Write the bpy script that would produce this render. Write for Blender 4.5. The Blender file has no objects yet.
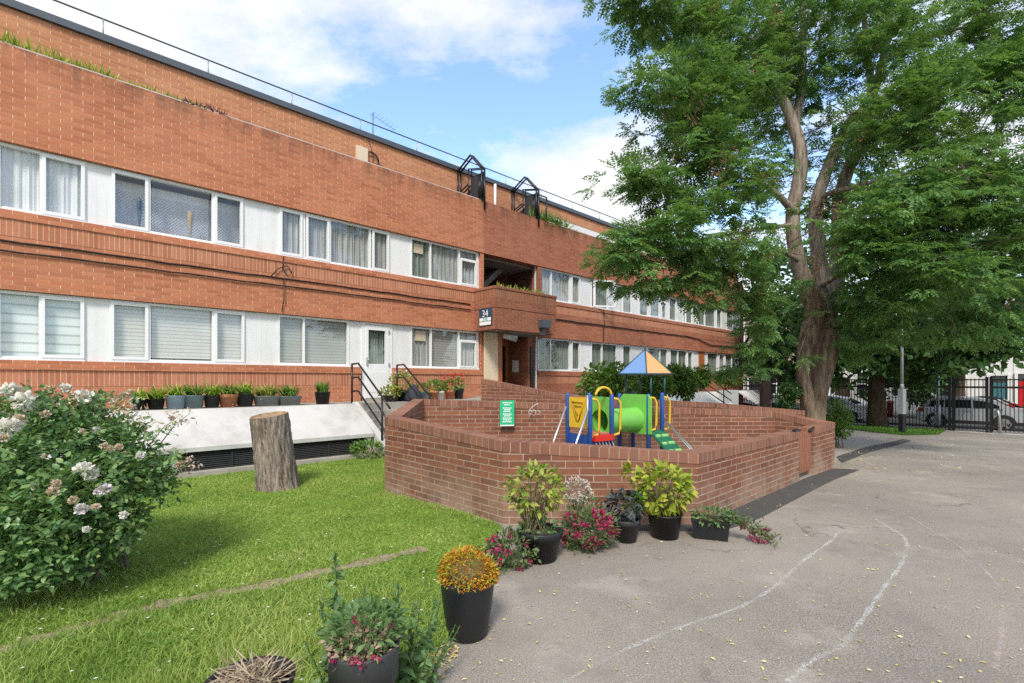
import bpy, math, random
import numpy as np
from mathutils import Vector, Matrix
random.seed(7); RNG = np.random.default_rng(11)
SC = bpy.context.scene
COL = SC.collection
PI = math.pi
# ------------------------------------------------------------------ camera model
W, H, FPX, HORIZ, E = 1024, 683, 483.0, 381.0, 1.53
cam_d = bpy.data.cameras.new('camera'); cam = bpy.data.objects.new('camera', cam_d); COL.objects.link(cam)
cam.location = (0, 0, E); cam.rotation_euler = (PI/2, 0, 0)
cam_d.lens = 36.0*FPX/W; cam_d.sensor_width = 36; cam_d.shift_y = (HORIZ-H/2)/W
cam_d.clip_start = 0.05; cam_d.clip_end = 2000
SC.camera = cam
# facade frame: A is a point of the facade, DV runs along it, NV points out of it
A = Vector((-8.678, 8.186, 0)); DV = Vector((.7327, .6806, 0)).normalized(); NV = Vector((DV.y, -DV.x, 0))
def smooth(a, b, x):
    t = min(1, max(0, (x-a)/(b-a))); return t*t*(3-2*t)
def tu(x, y):
    p = Vector((x, y, 0))-A; return p.dot(DV), p.dot(NV)
def gz(x, y):
    t, u = tu(x, y)
    z = -0.034*max(0, min(t, 30)-9.5)
    if t < 12: z -= 0.09*smooth(0.3, 2.6, -x)*smooth(3.0, 6.5, y)
    return z
def F(t, u, z):                      # facade frame -> world; z is relative to eye level
    p = A+DV*t+NV*u; return Vector((p.x, p.y, z+E))
def colt(px, u=0.0):                 # along-facade coordinate of an image column
    k = (px-W/2)/FPX
    x0 = A.x+NV.x*u; y0 = A.y+NV.y*u
    return (k*y0-x0)/(DV.x-k*DV.y)
def at(px, py, D):
    return Vector(((px-W/2)/FPX*D, D, E+(HORIZ-py)/FPX*D))
def gnd(px, py):
    D = 3.0
    for _ in range(40):
        x = (px-W/2)/FPX*D
        D = (E-gz(x, D))*FPX/(py-HORIZ)
    x = (px-W/2)/FPX*D
    return Vector((x, D, gz(x, D)))
def gcol(px, D):
    x = (px-W/2)/FPX*D
    return Vector((x, D, gz(x, D)))
# ------------------------------------------------------------------ materials
class NT:
    def __init__(s, name):
        s.m = bpy.data.materials.new(name); s.m.use_nodes = True
        s.t = s.m.node_tree; s.t.nodes.clear()
        s.out = s.n('ShaderNodeOutputMaterial')
    def n(s, typ, **kw):
        nd = s.t.nodes.new(typ)
        for k, v in kw.items():
            if k.startswith('_'): setattr(nd, k[1:], v)
            else:
                nd.inputs[k.replace('__', ' ')].default_value = v
        return nd
    def l(s, a, b): s.t.links.new(a, b)
    def val(s, x, inp):
        if hasattr(x, 'is_output'): s.l(x, inp)
        else: inp.default_value = x
    def math(s, op, a, b=0.0, clamp=False):
        nd = s.n('ShaderNodeMath', _operation=op, _use_clamp=clamp); s.val(a, nd.inputs[0]); s.val(b, nd.inputs[1]); return nd.outputs[0]
    def mix(s, f, a, b):
        nd = s.n('ShaderNodeMix', _data_type='RGBA'); s.val(f, nd.inputs[0])
        for x, i in ((a, 6), (b, 7)):
            if isinstance(x, tuple): nd.inputs[i].default_value = (*x[:3], 1)
            else: s.l(x, nd.inputs[i])
        return nd.outputs[2]
    def ramp(s, f, stops, interp='LINEAR'):
        nd = s.n('ShaderNodeValToRGB'); s.val(f, nd.inputs[0]); r = nd.color_ramp; r.interpolation = interp
        while len(r.elements) < len(stops): r.elements.new(0.5)
        for e, (p, c) in zip(r.elements, stops):
            e.position = p; e.color = (*c, 1) if isinstance(c, tuple) else (c, c, c, 1)
        return nd.outputs[0]
    def noise(s, vec, scale, detail=4, rough=.55, w=None):
        nd = s.n('ShaderNodeTexNoise', Scale=scale, Detail=detail, Roughness=rough)
        if vec is not None: s.l(vec, nd.inputs['Vector'])
        return nd.outputs[0]
    def mapping(s, vec, scale=(1, 1, 1), loc=(0, 0, 0)):
        nd = s.n('ShaderNodeMapping'); nd.inputs['Scale'].default_value = scale; nd.inputs['Location'].default_value = loc
        s.l(vec, nd.inputs[0]); return nd.outputs[0]
    def pos(s): return s.n('ShaderNodeNewGeometry').outputs['Position']
    def obj(s): return s.n('ShaderNodeTexCoord').outputs['Object']
    def uv(s): return s.n('ShaderNodeTexCoord').outputs['UV']
    def rnd(s): return s.n('ShaderNodeNewGeometry').outputs['Random Per Island']
    def bump(s, h, strength=.3, dist=.01):
        nd = s.n('ShaderNodeBump', Strength=strength, Distance=dist); s.l(h, nd.inputs['Height']); return nd.outputs[0]
    def bsdf(s, color, rough=.6, metal=0.0, spec=.5, normal=None, **kw):
        nd = s.n('ShaderNodeBsdfPrincipled')
        if isinstance(color, tuple): nd.inputs['Base Color'].default_value = (*color[:3], 1)
        else: s.l(color, nd.inputs['Base Color'])
        s.val(rough, nd.inputs['Roughness']); nd.inputs['Metallic'].default_value = metal
        nd.inputs['Specular IOR Level'].default_value = spec
        if normal is not None: s.l(normal, nd.inputs['Normal'])
        for k, v in kw.items(): s.val(v, nd.inputs[k.replace('__', ' ')])
        return nd
    def done(s, sh):
        s.l(sh.outputs[0] if hasattr(sh, 'outputs') else sh, s.out.inputs[0]); return s.m

def plain(name, col, rough=.55, metal=0.0, var=.15, scale=6.0, spec=.4, bump=0.0, dirt=0.0):
    k = NT(name); p = k.obj()
    n = k.noise(p, scale, 5)
    c = k.mix(k.math('MULTIPLY', n, 1.0), tuple(x*(1-var) for x in col), tuple(min(1, x*(1+var)) for x in col))
    if dirt:
        d = k.ramp(k.noise(p, scale*.6, 6, .65), [(.45, 0.0), (.75, dirt)])
        c = k.mix(d, c, (.12, .1, .08))
    nm = k.bump(k.noise(p, scale*9, 4), bump, .01) if bump else None
    return k.done(k.bsdf(c, rough, metal, spec, nm))

def brick(name, c1, c2, vm, hm, w=.3, h=.075, soldier=False, stain=0.0, stain_z=None, pale=0.0, pale_z=None, mort=.006, off=.5, topdirt=None):
    k = NT(name); uv = k.uv(); p = k.pos()
    b = k.n('ShaderNodeTexBrick', Scale=1.0)
    b.offset = off
    wob = k.n('ShaderNodeMix', _data_type='VECTOR')
    b.inputs['Mortar Size'].default_value = mort; b.inputs['Mortar Smooth'].default_value = .25
    b.inputs['Brick Width'].default_value = w; b.inputs['Row Height'].default_value = h
    b.inputs['Color1'].default_value = (*c1, 1); b.inputs['Color2'].default_value = (*c2, 1); b.inputs['Mortar'].default_value = (*c1, 1)
    b.inputs['Bias'].default_value = -.1
    k.l(uv, b.inputs['Vector'])
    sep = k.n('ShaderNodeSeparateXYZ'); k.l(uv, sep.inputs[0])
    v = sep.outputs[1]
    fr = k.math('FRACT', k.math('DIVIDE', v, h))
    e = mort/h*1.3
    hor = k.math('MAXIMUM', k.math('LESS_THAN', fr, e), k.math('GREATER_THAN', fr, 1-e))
    n1 = k.noise(p, 1.3, 6, .6); n2 = k.noise(p, 34, 4, .6); n3 = k.noise(p, 7, 5, .6)
    base = k.mix(k.ramp(n2, [(.3, 0.0), (.7, .45)]), b.outputs['Color'], tuple(x*.62 for x in c1))
    base = k.mix(k.ramp(n1, [(.35, 0.0), (.7, .3)]), base, tuple(min(1, x*1.28) for x in c2))
    mcol = k.mix(hor, vm, hm)  # hm colours the horizontal joints, on the facade with raked-joint shade mixed in
    n4 = k.noise(k.mapping(uv, (.9, 13, 1)), 1.0, 4, .6); n5 = k.noise(uv, .55, 5, .6)
    base = k.mix(k.ramp(n4, [(.45, 0.0), (.75, .14)]), base, tuple(x*.66 for x in c2)); base = k.mix(k.ramp(n5, [(.45, 0.0), (.7, .35)]), base, tuple(min(1, x*y) for x, y in zip(c1, (1.12, 1.3, 1.45))))
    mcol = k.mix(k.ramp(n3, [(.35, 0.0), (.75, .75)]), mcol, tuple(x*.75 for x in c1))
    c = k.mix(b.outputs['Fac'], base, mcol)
    z = k.n('ShaderNodeSeparateXYZ'); k.l(p, z.inputs[0]); zz = z.outputs[2]
    if topdirt:                                   # weathered blackening that drips from the coping
        lo, hi = topdirt
        g = k.n('ShaderNodeMapRange', _clamp=True); k.l(zz, g.inputs[0]); g.inputs[1].default_value = lo; g.inputs[2].default_value = hi
        st = k.noise(k.mapping(p, (2.2, 2.2, .5)), 1.4, 6, .65)
        f = k.math('MULTIPLY', k.ramp(st, [(.42, 0.0), (.62, 1.0)]), k.math('POWER', g.outputs[0], 2.0))
        c = k.mix(k.math('MULTIPLY', f, .72), c, (.075, .05, .036))
    if stain:
        st = k.noise(k.mapping(p, (1.5, 1.5, .35)), 1.1, 6, .65)
        c = k.mix(k.ramp(st, [(.5, 0.0), (.72, stain)]), c, (.09, .06, .04))
    if pale:
        lo, hi = pale_z
        g = k.n('ShaderNodeMapRange', _clamp=True); k.l(zz, g.inputs[0]); g.inputs[1].default_value = hi; g.inputs[2].default_value = lo
        st = k.noise(p, 2.2, 6, .65)
        f = k.math('MULTIPLY', k.ramp(st, [(.36, 0.0), (.6, 1.0)]), g.outputs[0])
        c = k.mix(k.math('MULTIPLY', f, pale), c, (.46, .38, .29))
    hgt = k.math('ADD', k.math('MULTIPLY', k.math('SUBTRACT', 1.0, b.outputs['Fac']), 1.0), k.math('MULTIPLY', n2, .35))
    return k.done(k.bsdf(c, .88, 0, .2, k.bump(hgt, .55, .008)))

def streaked(name, col, rough=.5):
    """painted surface with faint rain streaks and grime"""
    k = NT(name); p = k.pos(); n = k.noise(k.mapping(p, (5, 5, .5)), 1.5, 6, .65); m = k.noise(p, 1.3, 5, .6)
    c = k.mix(k.ramp(n, [(.5, 0.0), (.75, .30)]), col, tuple(x*.55 for x in col)); c = k.mix(k.ramp(m, [(.5, 0.0), (.72, .22)]), c, tuple(x*y for x, y in zip(col, (.72, .68, .6))))
    return k.done(k.bsdf(c, rough, 0, .4))
def leafmat(name, cols, trans=.35, rough=.5, pos_noise=.4, spec=.35, ns=1.7):
    """cols: list of colours picked per leaf, mixed with a slow noise so that boughs differ"""
    k = NT(name); r = k.rnd(); n = k.noise(k.pos(), ns, 6, .65)
    f = k.math('ADD', k.math('MULTIPLY', r, 1-pos_noise), k.math('MULTIPLY', k.ramp(n, [(.3, 0.0), (.7, 1.0)]), pos_noise))
    stops = [(i/(len(cols)-1), c) for i, c in enumerate(cols)]
    c = k.ramp(f, stops)
    b = k.bsdf(c, rough, 0, spec)
    t = k.n('ShaderNodeBsdfTranslucent'); k.l(k.mix(.5, c, (.2, .3, .02)), t.inputs[0])
    mx = k.n('ShaderNodeMixShader'); mx.inputs[0].default_value = trans
    k.l(b.outputs[0], mx.inputs[1]); k.l(t.outputs[0], mx.inputs[2])
    return k.done(mx)

M = {}
TOPZ = E+5.75
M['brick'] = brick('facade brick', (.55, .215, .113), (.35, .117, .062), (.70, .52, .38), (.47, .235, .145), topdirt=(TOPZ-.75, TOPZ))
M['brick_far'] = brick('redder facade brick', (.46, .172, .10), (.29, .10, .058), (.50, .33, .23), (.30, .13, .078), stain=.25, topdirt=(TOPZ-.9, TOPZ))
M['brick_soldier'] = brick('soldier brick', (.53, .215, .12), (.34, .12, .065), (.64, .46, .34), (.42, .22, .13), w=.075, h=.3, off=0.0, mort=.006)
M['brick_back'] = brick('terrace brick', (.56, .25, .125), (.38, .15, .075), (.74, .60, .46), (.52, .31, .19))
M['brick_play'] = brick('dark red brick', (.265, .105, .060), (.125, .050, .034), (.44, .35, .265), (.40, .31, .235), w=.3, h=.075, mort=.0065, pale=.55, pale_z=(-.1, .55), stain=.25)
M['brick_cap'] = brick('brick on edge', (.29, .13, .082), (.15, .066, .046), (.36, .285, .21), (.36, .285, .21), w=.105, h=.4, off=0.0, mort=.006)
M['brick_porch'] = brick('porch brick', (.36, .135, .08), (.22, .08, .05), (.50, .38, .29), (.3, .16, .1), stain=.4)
M['pvc'] = plain('white pvc', (.76, .765, .77), .35, var=.05, scale=2)
M['panel'] = plain('white cladding panel', (.69, .695, .70), .45, var=.07, scale=1.1, dirt=.12)
M['panel'] = streaked('white cladding panel', (.74, .742, .745)); M['metal_dark'] = plain('dark flashing', (.09, .10, .115), .45, .3, scale=3)
M['black_paint'] = plain('black paint', (.012, .012, .014), .35, 0, var=.3, scale=10)
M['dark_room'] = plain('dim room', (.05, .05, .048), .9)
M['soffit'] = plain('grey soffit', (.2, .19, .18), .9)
M['white_render'] = plain('white painted concrete', (.52, .51, .49), .8, var=.14, scale=1.6, dirt=.6, bump=.15)
M['white_wall'] = plain('white render wall', (.72, .72, .70), .8, var=.06, scale=.7)
M['concrete'] = plain('old concrete', (.36, .33, .29), .9, var=.3, scale=3, bump=.3, dirt=.5)
M['coping'] = plain('pale coping', (.5, .48, .45), .8, var=.15, scale=3, dirt=.5)
M['wood_orange'] = plain('varnished wood', (.36, .12, .045), .45, var=.25, scale=4)
M['wood_gate'] = plain('weathered gate timber', (.27, .10, .05), .6, var=.3, scale=6, dirt=.2)
M['cream'] = plain('cream panel', (.66, .55, .40), .6, var=.05)
M['teal'] = plain('teal paint', (.05, .16, .18), .4)
M['red_paint'] = plain('red paint', (.55, .01, .015), .35)
M['grey_steel'] = plain('galvanised steel', (.4, .41, .41), .45, .5, scale=8)
M['pole_grey'] = plain('grey paint', (.33, .34, .34), .5, scale=8)
M['silver_rail'] = plain('silver rail', (.6, .6, .6), .3, .8)
M['soil'] = plain('potting soil', (.05, .035, .025), .95, var=.5, scale=25, bump=.6)
M['plastic_black'] = plain('black plastic', (.014, .015, .017), .42, var=.2, scale=5)
M['plastic_charcoal'] = plain('charcoal plastic', (.035, .036, .038), .5, var=.3, scale=5)
M['plastic_grey'] = plain('grey plastic', (.27, .285, .295), .5, var=.2, scale=6, dirt=.3)
M['plastic_blue'] = plain('blue grey plastic', (.36, .48, .60), .5, var=.2, scale=6, dirt=.3)
M['plastic_teal'] = plain('slate teal plastic', (.20, .29, .33), .5, var=.2, scale=6, dirt=.3)
M['terracotta'] = plain('terracotta', (.48, .19, .10), .8, var=.2, scale=8, dirt=.2)
M['pot_white'] = plain('white pot', (.7, .7, .66), .5, var=.1)
M['play_blue'] = plain('blue powder coat', (.018, .075, .27), .42, var=.15, scale=9, dirt=.2)
M['play_yellow'] = plain('yellow plastic', (.70, .45, .03), .42, var=.12, scale=9, dirt=.25)
M['play_green'] = plain('lime plastic', (.17, .50, .08), .38, var=.12, scale=6, dirt=.25)
M['play_red'] = plain('red plastic', (.6, .03, .02), .35)
M['play_dkgreen'] = plain('dark green plastic', (.02, .13, .07), .4)
M['play_ltgreen'] = plain('pale green bars', (.25, .5, .16), .4)
M['roof_blue'] = plain('blue panel', (.16, .29, .56), .45, var=.06)
M['roof_orange'] = plain('orange panel', (.72, .34, .15), .45, var=.06)
M['sign_green'] = plain('green sign', (.02, .42, .20), .4, var=.04)
M['sign_white'] = plain('white lettering', (.8, .82, .8), .5, var=.03)
M['sign_blue'] = plain('blue plate', (.03, .07, .12), .4)
M['sign_cyan'] = plain('pale blue plate', (.35, .55, .62), .4)
M['chalk_white'] = None
M['roof_tile'] = plain('clay tiles', (.16, .06, .04), .8, var=.4, scale=8)
M['tyre'] = plain('tyre rubber', (.02, .02, .02), .8)
M['rim'] = plain('alloy', (.5, .5, .52), .3, .9)
M['car_white'] = plain('white car paint', (.75, .76, .78), .2, 0, var=.02, spec=.6)
M['car_silver'] = plain('silver car paint', (.42, .44, .47), .25, .35, var=.02, spec=.6)
M['car_dark'] = plain('dark car paint', (.02, .022, .03), .2, 0, spec=.6)
M['car_blue'] = plain('blue car paint', (.18, .25, .34), .2, .3, spec=.6)
M['dull_red'] = plain('dull red', (.13, .015, .015), .5); M['tail_red'] = plain('tail lamp red', (.25, .012, .012), .3)
M['lamp_clear'] = plain('lamp clear', (.7, .7, .7), .1)
k = NT('car glass'); M['car_glass'] = k.done(k.bsdf((.012, .015, .017), .05, 0, .7))
def glass():
    k = NT('window glass')
    tr = k.n('ShaderNodeBsdfTransparent'); tr.inputs[0].default_value = (.97, .98, .98, 1)
    n = k.noise(k.pos(), .9, 2)
    g = k.n('ShaderNodeBsdfGlossy', Roughness=.02); g.inputs[0].default_value = (.95, .97, 1, 1)
    k.l(k.bump(n, .25, .02), g.inputs['Normal'])
    ge = k.n('ShaderNodeNewGeometry'); dt = k.n('ShaderNodeVectorMath', _operation='DOT_PRODUCT'); k.l(ge.outputs['Normal'], dt.inputs[0]); k.l(ge.outputs['Incoming'], dt.inputs[1])
    cs = k.math('SUBTRACT', 1.0, k.math('ABSOLUTE', dt.outputs['Value']), True)
    f = k.math('ADD', k.math('MULTIPLY', k.math('POWER', cs, 4.0), .85), .07, True)
    mx = k.n('ShaderNodeMixShader'); k.l(f, mx.inputs[0]); k.l(tr.outputs[0], mx.inputs[1]); k.l(g.outputs[0], mx.inputs[2])
    return k.done(mx)
M['glass'] = glass()
def cloth(name, a, b, vertical=True, scale=30):
    k = NT(name); uv = k.uv()
    m = k.mapping(uv, (scale, .6, 1) if vertical else (.2, scale, 1))
    n = k.noise(m, 1.0, 3); big = k.noise(uv, 2.5, 4)
    c = k.mix(k.ramp(n, [(.32, 0.0), (.68, 1.0)]), a, b)
    c = k.mix(k.math('MULTIPLY', big, .5), c, tuple(x*.6 for x in a))
    return k.done(k.bsdf(c, .9, 0, .1))
M['net'] = cloth('net curtain', (.70, .72, .74), (.88, .89, .90))
M['net_grey'] = cloth('grey curtain', (.26, .27, .27), (.62, .62, .60))
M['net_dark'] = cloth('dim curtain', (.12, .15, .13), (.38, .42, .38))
def slats(name, a, b, period):
    k = NT(name); uv = k.uv(); sp = k.n('ShaderNodeSeparateXYZ'); k.l(uv, sp.inputs[0])
    fr = k.math('FRACT', k.math('DIVIDE', sp.outputs[1], period))
    c = k.ramp(fr, [(0.0, a), (.12, b), (.8, b), (1.0, a)])
    nn = k.noise(uv, 2.5, 4)
    c = k.mix(k.math('MULTIPLY', nn, .4), c, tuple(x*.7 for x in b))
    return k.done(k.bsdf(c, .6, 0, .3))
M['blind_roman'] = slats('pleated blind', (.26, .31, .30), (.70, .76, .74), .17)
M['blind_venetian'] = slats('venetian blind', (.24, .24, .23), (.62, .61, .58), .075)
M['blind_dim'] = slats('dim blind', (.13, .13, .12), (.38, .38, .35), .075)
# bark
def bark(name, a, b, sc=1.0):
    k = NT(name); p = k.pos()
    m = k.mapping(p, (9*sc, 9*sc, 1.3*sc))
    n = k.noise(m, 1.6, 8, .68); n2 = k.noise(p, 3, 5)
    c = k.ramp(n, [(.38, a), (.5, tuple(x*.5+y*.5 for x, y in zip(a, b))), (.62, b)])
    c = k.mix(k.math('MULTIPLY', n2, .5), c, tuple(x*.75 for x in b))
    return k.done(k.bsdf(c, .95, 0, .1, k.bump(n, 1.0, .035)))
M['bark'] = bark('ridged bark', (.045, .032, .023), (.33, .25, .18))
M['bark_limb'] = bark('pale limb bark', (.085, .068, .054), (.43, .365, .30))
M['bark_dark'] = bark('dark bark', (.035, .026, .02), (.12, .085, .06))
M['stump_bark'] = bark('stump bark', (.055, .045, .038), (.40, .33, .27), 1.5)
def cutwood():
    k = NT('weathered cut wood'); p = k.obj()
    n = k.noise(k.mapping(p, (4, 4, 4)), 3, 6)
    c = k.ramp(n, [(.3, (.20, .12, .07)), (.7, (.42, .31, .20))])
    return k.done(k.bsdf(c, .95, 0, .1, k.bump(n, .6, .02)))
M['cut_wood'] = cutwood()
# ground materials
def asphalt():
    k = NT('old asphalt'); p = k.pos()
    fine = k.noise(p, 105, 4, .8); mid = k.noise(p, 30, 5, .6); big = k.noise(p, .55, 6, .6); med = k.noise(p, 2.2, 6, .62)
    c = k.ramp(fine, [(.36, (.076, .068, .06)), (.5, (.25, .217, .181)), (.66, (.55, .487, .415))])
    c = k.mix(k.ramp(mid, [(.35, .35), (.7, 0.0)]), c, (.13, .116, .102))
    c = k.mix(k.ramp(big, [(.38, 0.0), (.66, .5)]), c, (.40, .352, .295))
    c = k.mix(k.ramp(med, [(.5, 0.0), (.7, .5)]), c, (.155, .136, .115))
    spot = k.noise(p, 4.5, 5, .6); c = k.mix(k.ramp(spot, [(.62, 0.0), (.74, .35)]), c, (.12, .105, .09)); c = k.mix(k.ramp(k.noise(k.mapping(p, (1, 1, 1), (9, 4, 0)), 1.4, 6, .65), [(.55, 0.0), (.7, .4)]), c, (.46, .42, .36))
    cr = k.n('ShaderNodeTexVoronoi', _feature='DISTANCE_TO_EDGE', Scale=.55)
    ad = k.n('ShaderNodeVectorMath', _operation='ADD'); nz = k.n('ShaderNodeTexNoise', Scale=1.7, Detail=5.0)
    k.l(p, nz.inputs['Vector']); k.l(p, ad.inputs[0]); k.l(nz.outputs['Color'], ad.inputs[1]); k.l(ad.outputs[0], cr.inputs['Vector'])
    ck = k.math('MULTIPLY', k.math('LESS_THAN', cr.outputs['Distance'], .006), k.ramp(k.noise(p, .9, 2), [(.5, 0.0), (.6, .55)]))
    c = k.mix(ck, c, (.09, .08, .07))
    return k.done(k.bsdf(c, .9, 0, .25, k.bump(k.math('ADD', fine, k.math('MULTIPLY', mid, .5)), .55, .006)))
M['asphalt'] = asphalt()
def asphalt_new():
    k = NT('dark patched tarmac'); p = k.pos()
    fine = k.noise(p, 150, 3, .7); b = k.noise(p, 2.5, 5)
    c = k.ramp(fine, [(.3, (.03, .029, .028)), (.7, (.11, .105, .10))])
    c = k.mix(k.ramp(b, [(.55, 0.0), (.8, .35)]), c, (.2, .185, .17))
    return k.done(k.bsdf(c, .85, 0, .3, k.bump(fine, .5, .006)))
M['tarmac'] = asphalt_new()
def earth(name, a, b):
    k = NT(name); p = k.pos(); n = k.noise(p, 14, 8, .7); n2 = k.noise(p, 60, 4, .7)
    c = k.mix(k.ramp(n2, [(.35, 0.0), (.7, .6)]), k.ramp(n, [(.3, a), (.7, b)]), tuple(x*.6 for x in a))
    return k.done(k.bsdf(c, .95, 0, .1, k.bump(n, .6, .02)))
M['earth'] = earth('dry bare earth', (.20, .15, .10), (.46, .37, .26))
M['paving'] = earth('pale dusty paving', (.30, .265, .23), (.42, .38, .34))
def turf():
    k = NT('turf soil'); p = k.pos(); n = k.noise(p, 30, 6, .7); n2 = k.noise(p, 1.1, 5)
    c = k.ramp(n, [(.3, (.045, .075, .014)), (.5, (.14, .24, .03)), (.7, (.28, .36, .07))])
    c = k.mix(k.ramp(n2, [(.5, 0.0), (.7, .3)]), c, (.26, .26, .07))
    return k.done(k.bsdf(c, .95, 0, .1, k.bump(n, .8, .02)))
M['turf'] = turf()
M['verge'] = leafmat('verge grass', [(.03, .09, .012), (.07, .18, .022), (.12, .25, .035), (.2, .32, .06)], .3, .5, .5)
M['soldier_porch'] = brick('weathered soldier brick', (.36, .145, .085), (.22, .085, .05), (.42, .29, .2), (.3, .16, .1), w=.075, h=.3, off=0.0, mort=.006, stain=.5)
M['grass'] = leafmat('grass blades', [(.085, .165, .028), (.17, .285, .048), (.29, .41, .08), (.44, .50, .14), (.56, .53, .28)], .3, .5, .62, .35, .85)
def chalk(name, col):
    k = NT(name); p = k.pos()
    n = k.noise(p, 90, 3, .7); n2 = k.noise(p, 3.0, 4)
    sp = k.n('ShaderNodeSeparateXYZ'); k.l(k.uv(), sp.inputs[0])
    edge = k.math('SUBTRACT', 1.0, k.math('ABSOLUTE', k.math('SUBTRACT', k.math('MULTIPLY', sp.outputs[1], 2.0), 1.0)))
    f = k.math('MULTIPLY', k.ramp(n, [(.42, 0.0), (.62, 1.0)]), k.ramp(n2, [(.36, .12), (.62, 1.0)]))
    f = k.math('MULTIPLY', k.math('MULTIPLY', f, k.ramp(edge, [(0.0, 0.0), (.6, 1.0)])), .75)
    b = k.bsdf(col, .95, 0, .1); t = k.n('ShaderNodeBsdfTransparent'); mx = k.n('ShaderNodeMixShader')
    k.l(f, mx.inputs[0]); k.l(t.outputs[0], mx.inputs[1]); k.l(b.outputs[0], mx.inputs[2]); return k.done(mx)
M['chalk_white'] = chalk('white chalk', (.74, .75, .74)); M['chalk_pink'] = chalk('pink chalk', (.66, .5, .52))
# foliage
M['leaf_tree'] = leafmat('pinnate leaves', [(.035, .11, .04), (.065, .175, .055), (.12, .26, .075), (.20, .37, .10), (.30, .46, .12)], .45, .4, .5)
M['leaf_dark'] = leafmat('dark broad leaves', [(.022, .065, .022), (.045, .12, .034), (.085, .19, .05)], .35, .45, .4)
M['leaf_rose'] = leafmat('rose leaves', [(.035, .085, .03), (.07, .16, .055), (.14, .26, .09), (.25, .37, .13), (.33, .32, .11)], .3, .38, .35)
M['leaf_shrub'] = leafmat('shrub leaves', [(.065, .15, .028), (.13, .26, .045), (.23, .38, .075)], .33, .45, .4)
M['leaf_ivy'] = leafmat('ivy leaves', [(.012, .045, .012), (.03, .10, .02), (.06, .16, .03)], .2, .4, .4)
M['leaf_lime'] = leafmat('lime hydrangea leaves', [(.11, .2, .025), (.25, .34, .035), (.45, .48, .06), (.55, .48, .09)], .35, .45, .3)
M['leaf_mix'] = leafmat('yellowing leaves', [(.09, .17, .03), (.2, .29, .04), (.42, .46, .09), (.55, .42, .13)], .35, .45, .3)
M['leaf_strap'] = leafmat('strap leaves', [(.12, .27, .03), (.28, .44, .05), (.55, .56, .11)], .3, .4, .3)
M['leaf_purple'] = leafmat('dark purple leaves', [(.03, .035, .045), (.07, .075, .085), (.09, .12, .09)], .15, .5, .3)
M['leaf_weed'] = leafmat('weed leaves', [(.06, .13, .045), (.12, .22, .08), (.22, .33, .13)], .3, .5, .3)
M['leaf_petunia'] = leafmat('petunia leaves', [(.05, .09, .03), (.11, .17, .06), (.2, .22, .11)], .25, .6, .3)
M['bloom_white'] = leafmat('white petals', [(.62, .58, .52), (.78, .75, .68), (.82, .8, .78)], .2, .6, .2)
M['bloom_faded'] = leafmat('faded petals', [(.46, .31, .20), (.66, .52, .40), (.72, .62, .55)], .2, .7, .2)
M['bloom_mauve'] = leafmat('mauve white petals', [(.62, .54, .56), (.76, .71, .71)], .2, .7, .2)
M['bloom_pink'] = leafmat('magenta petals', [(.26, .01, .05), (.46, .015, .10), (.33, .02, .12), (.5, .06, .13)], .15, .6, .2)
M['bloom_red'] = leafmat('red petals', [(.5, .015, .012), (.7, .03, .03)], .15, .6, .2)
M['bloom_autumn'] = leafmat('orange yellow leaves', [(.16, .22, .02), (.62, .44, .03), (.30, .28, .03), (.68, .40, .03), (.60, .17, .03), (.42, .06, .03)], .2, .5, .15)
M['bloom_dry'] = leafmat('dried bracts', [(.38, .31, .25), (.58, .52, .45)], .15, .8, .2)
M['dead_leaf'] = leafmat('withered seed sprays', [(.17, .085, .05), (.30, .16, .10), (.40, .25, .17)], .2, .8, .2)
M['straw'] = leafmat('straw', [(.28, .2, .13), (.5, .4, .28)], .15, .8, .2)
M['litter'] = leafmat('fallen leaves', [(.36, .26, .08), (.60, .46, .10), (.66, .58, .34), (.42, .26, .10)], .1, .8, .2)
M['stem'] = plain('plant stems', (.16, .13, .07), .8)
M['stem_green'] = plain('green stems', (.07, .13, .03), .8)
# ------------------------------------------------------------------ object helpers
def tag(o, label=None, cat=None, group=None, kind=None):
    if label: o['label'] = label
    if cat: o['category'] = cat
    if group: o['group'] = group
    if kind: o['kind'] = kind
    return o
def thing(name, label, cat, loc=(0, 0, 0), rz=0.0, group=None):
    o = bpy.data.objects.new(name, None); COL.objects.link(o); o.empty_display_size = .2
    o.location = loc; o.rotation_euler = (0, 0, rz); return tag(o, label, cat, group)
def link(name, me, mat, parent=None, world=True):
    o = bpy.data.objects.new(name, me); COL.objects.link(o)
    if mat is not None: me.materials.append(mat)
    if parent is not None:
        o.parent = parent
        if world:
            r = parent
            mats = Matrix.Identity(4)
            while r is not None:
                mats = Matrix.LocRotScale(r.location, r.rotation_euler, r.scale) @ mats; r = r.parent
            o.matrix_parent_inverse = Matrix.Identity(4)
            inv = mats.inverted(); me.transform(inv)
    return o
def dup_tree(o, parent=None):
    c = o.copy(); COL.objects.link(c); c.parent = parent
    for ch in list(o.children): dup_tree(ch, c)
    return c
def np_mesh(name, V, Fc, smooth=False):
    V = np.asarray(V, dtype=np.float32).reshape(-1, 3); Fc = np.asarray(Fc, dtype=np.int32); kk = Fc.shape[1]; n = len(Fc)
    me = bpy.data.meshes.new(name); me.vertices.add(len(V)); me.vertices.foreach_set('co', V.ravel())
    me.loops.add(n*kk); me.loops.foreach_set('vertex_index', Fc.ravel())
    me.polygons.add(n); me.polygons.foreach_set('loop_start', np.arange(0, n*kk, kk, dtype=np.int32))
    me.polygons.foreach_set('loop_total', np.full(n, kk, dtype=np.int32))
    if smooth: me.polygons.foreach_set('use_smooth', np.ones(n, dtype=bool))
    me.update(calc_edges=True); return me
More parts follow.
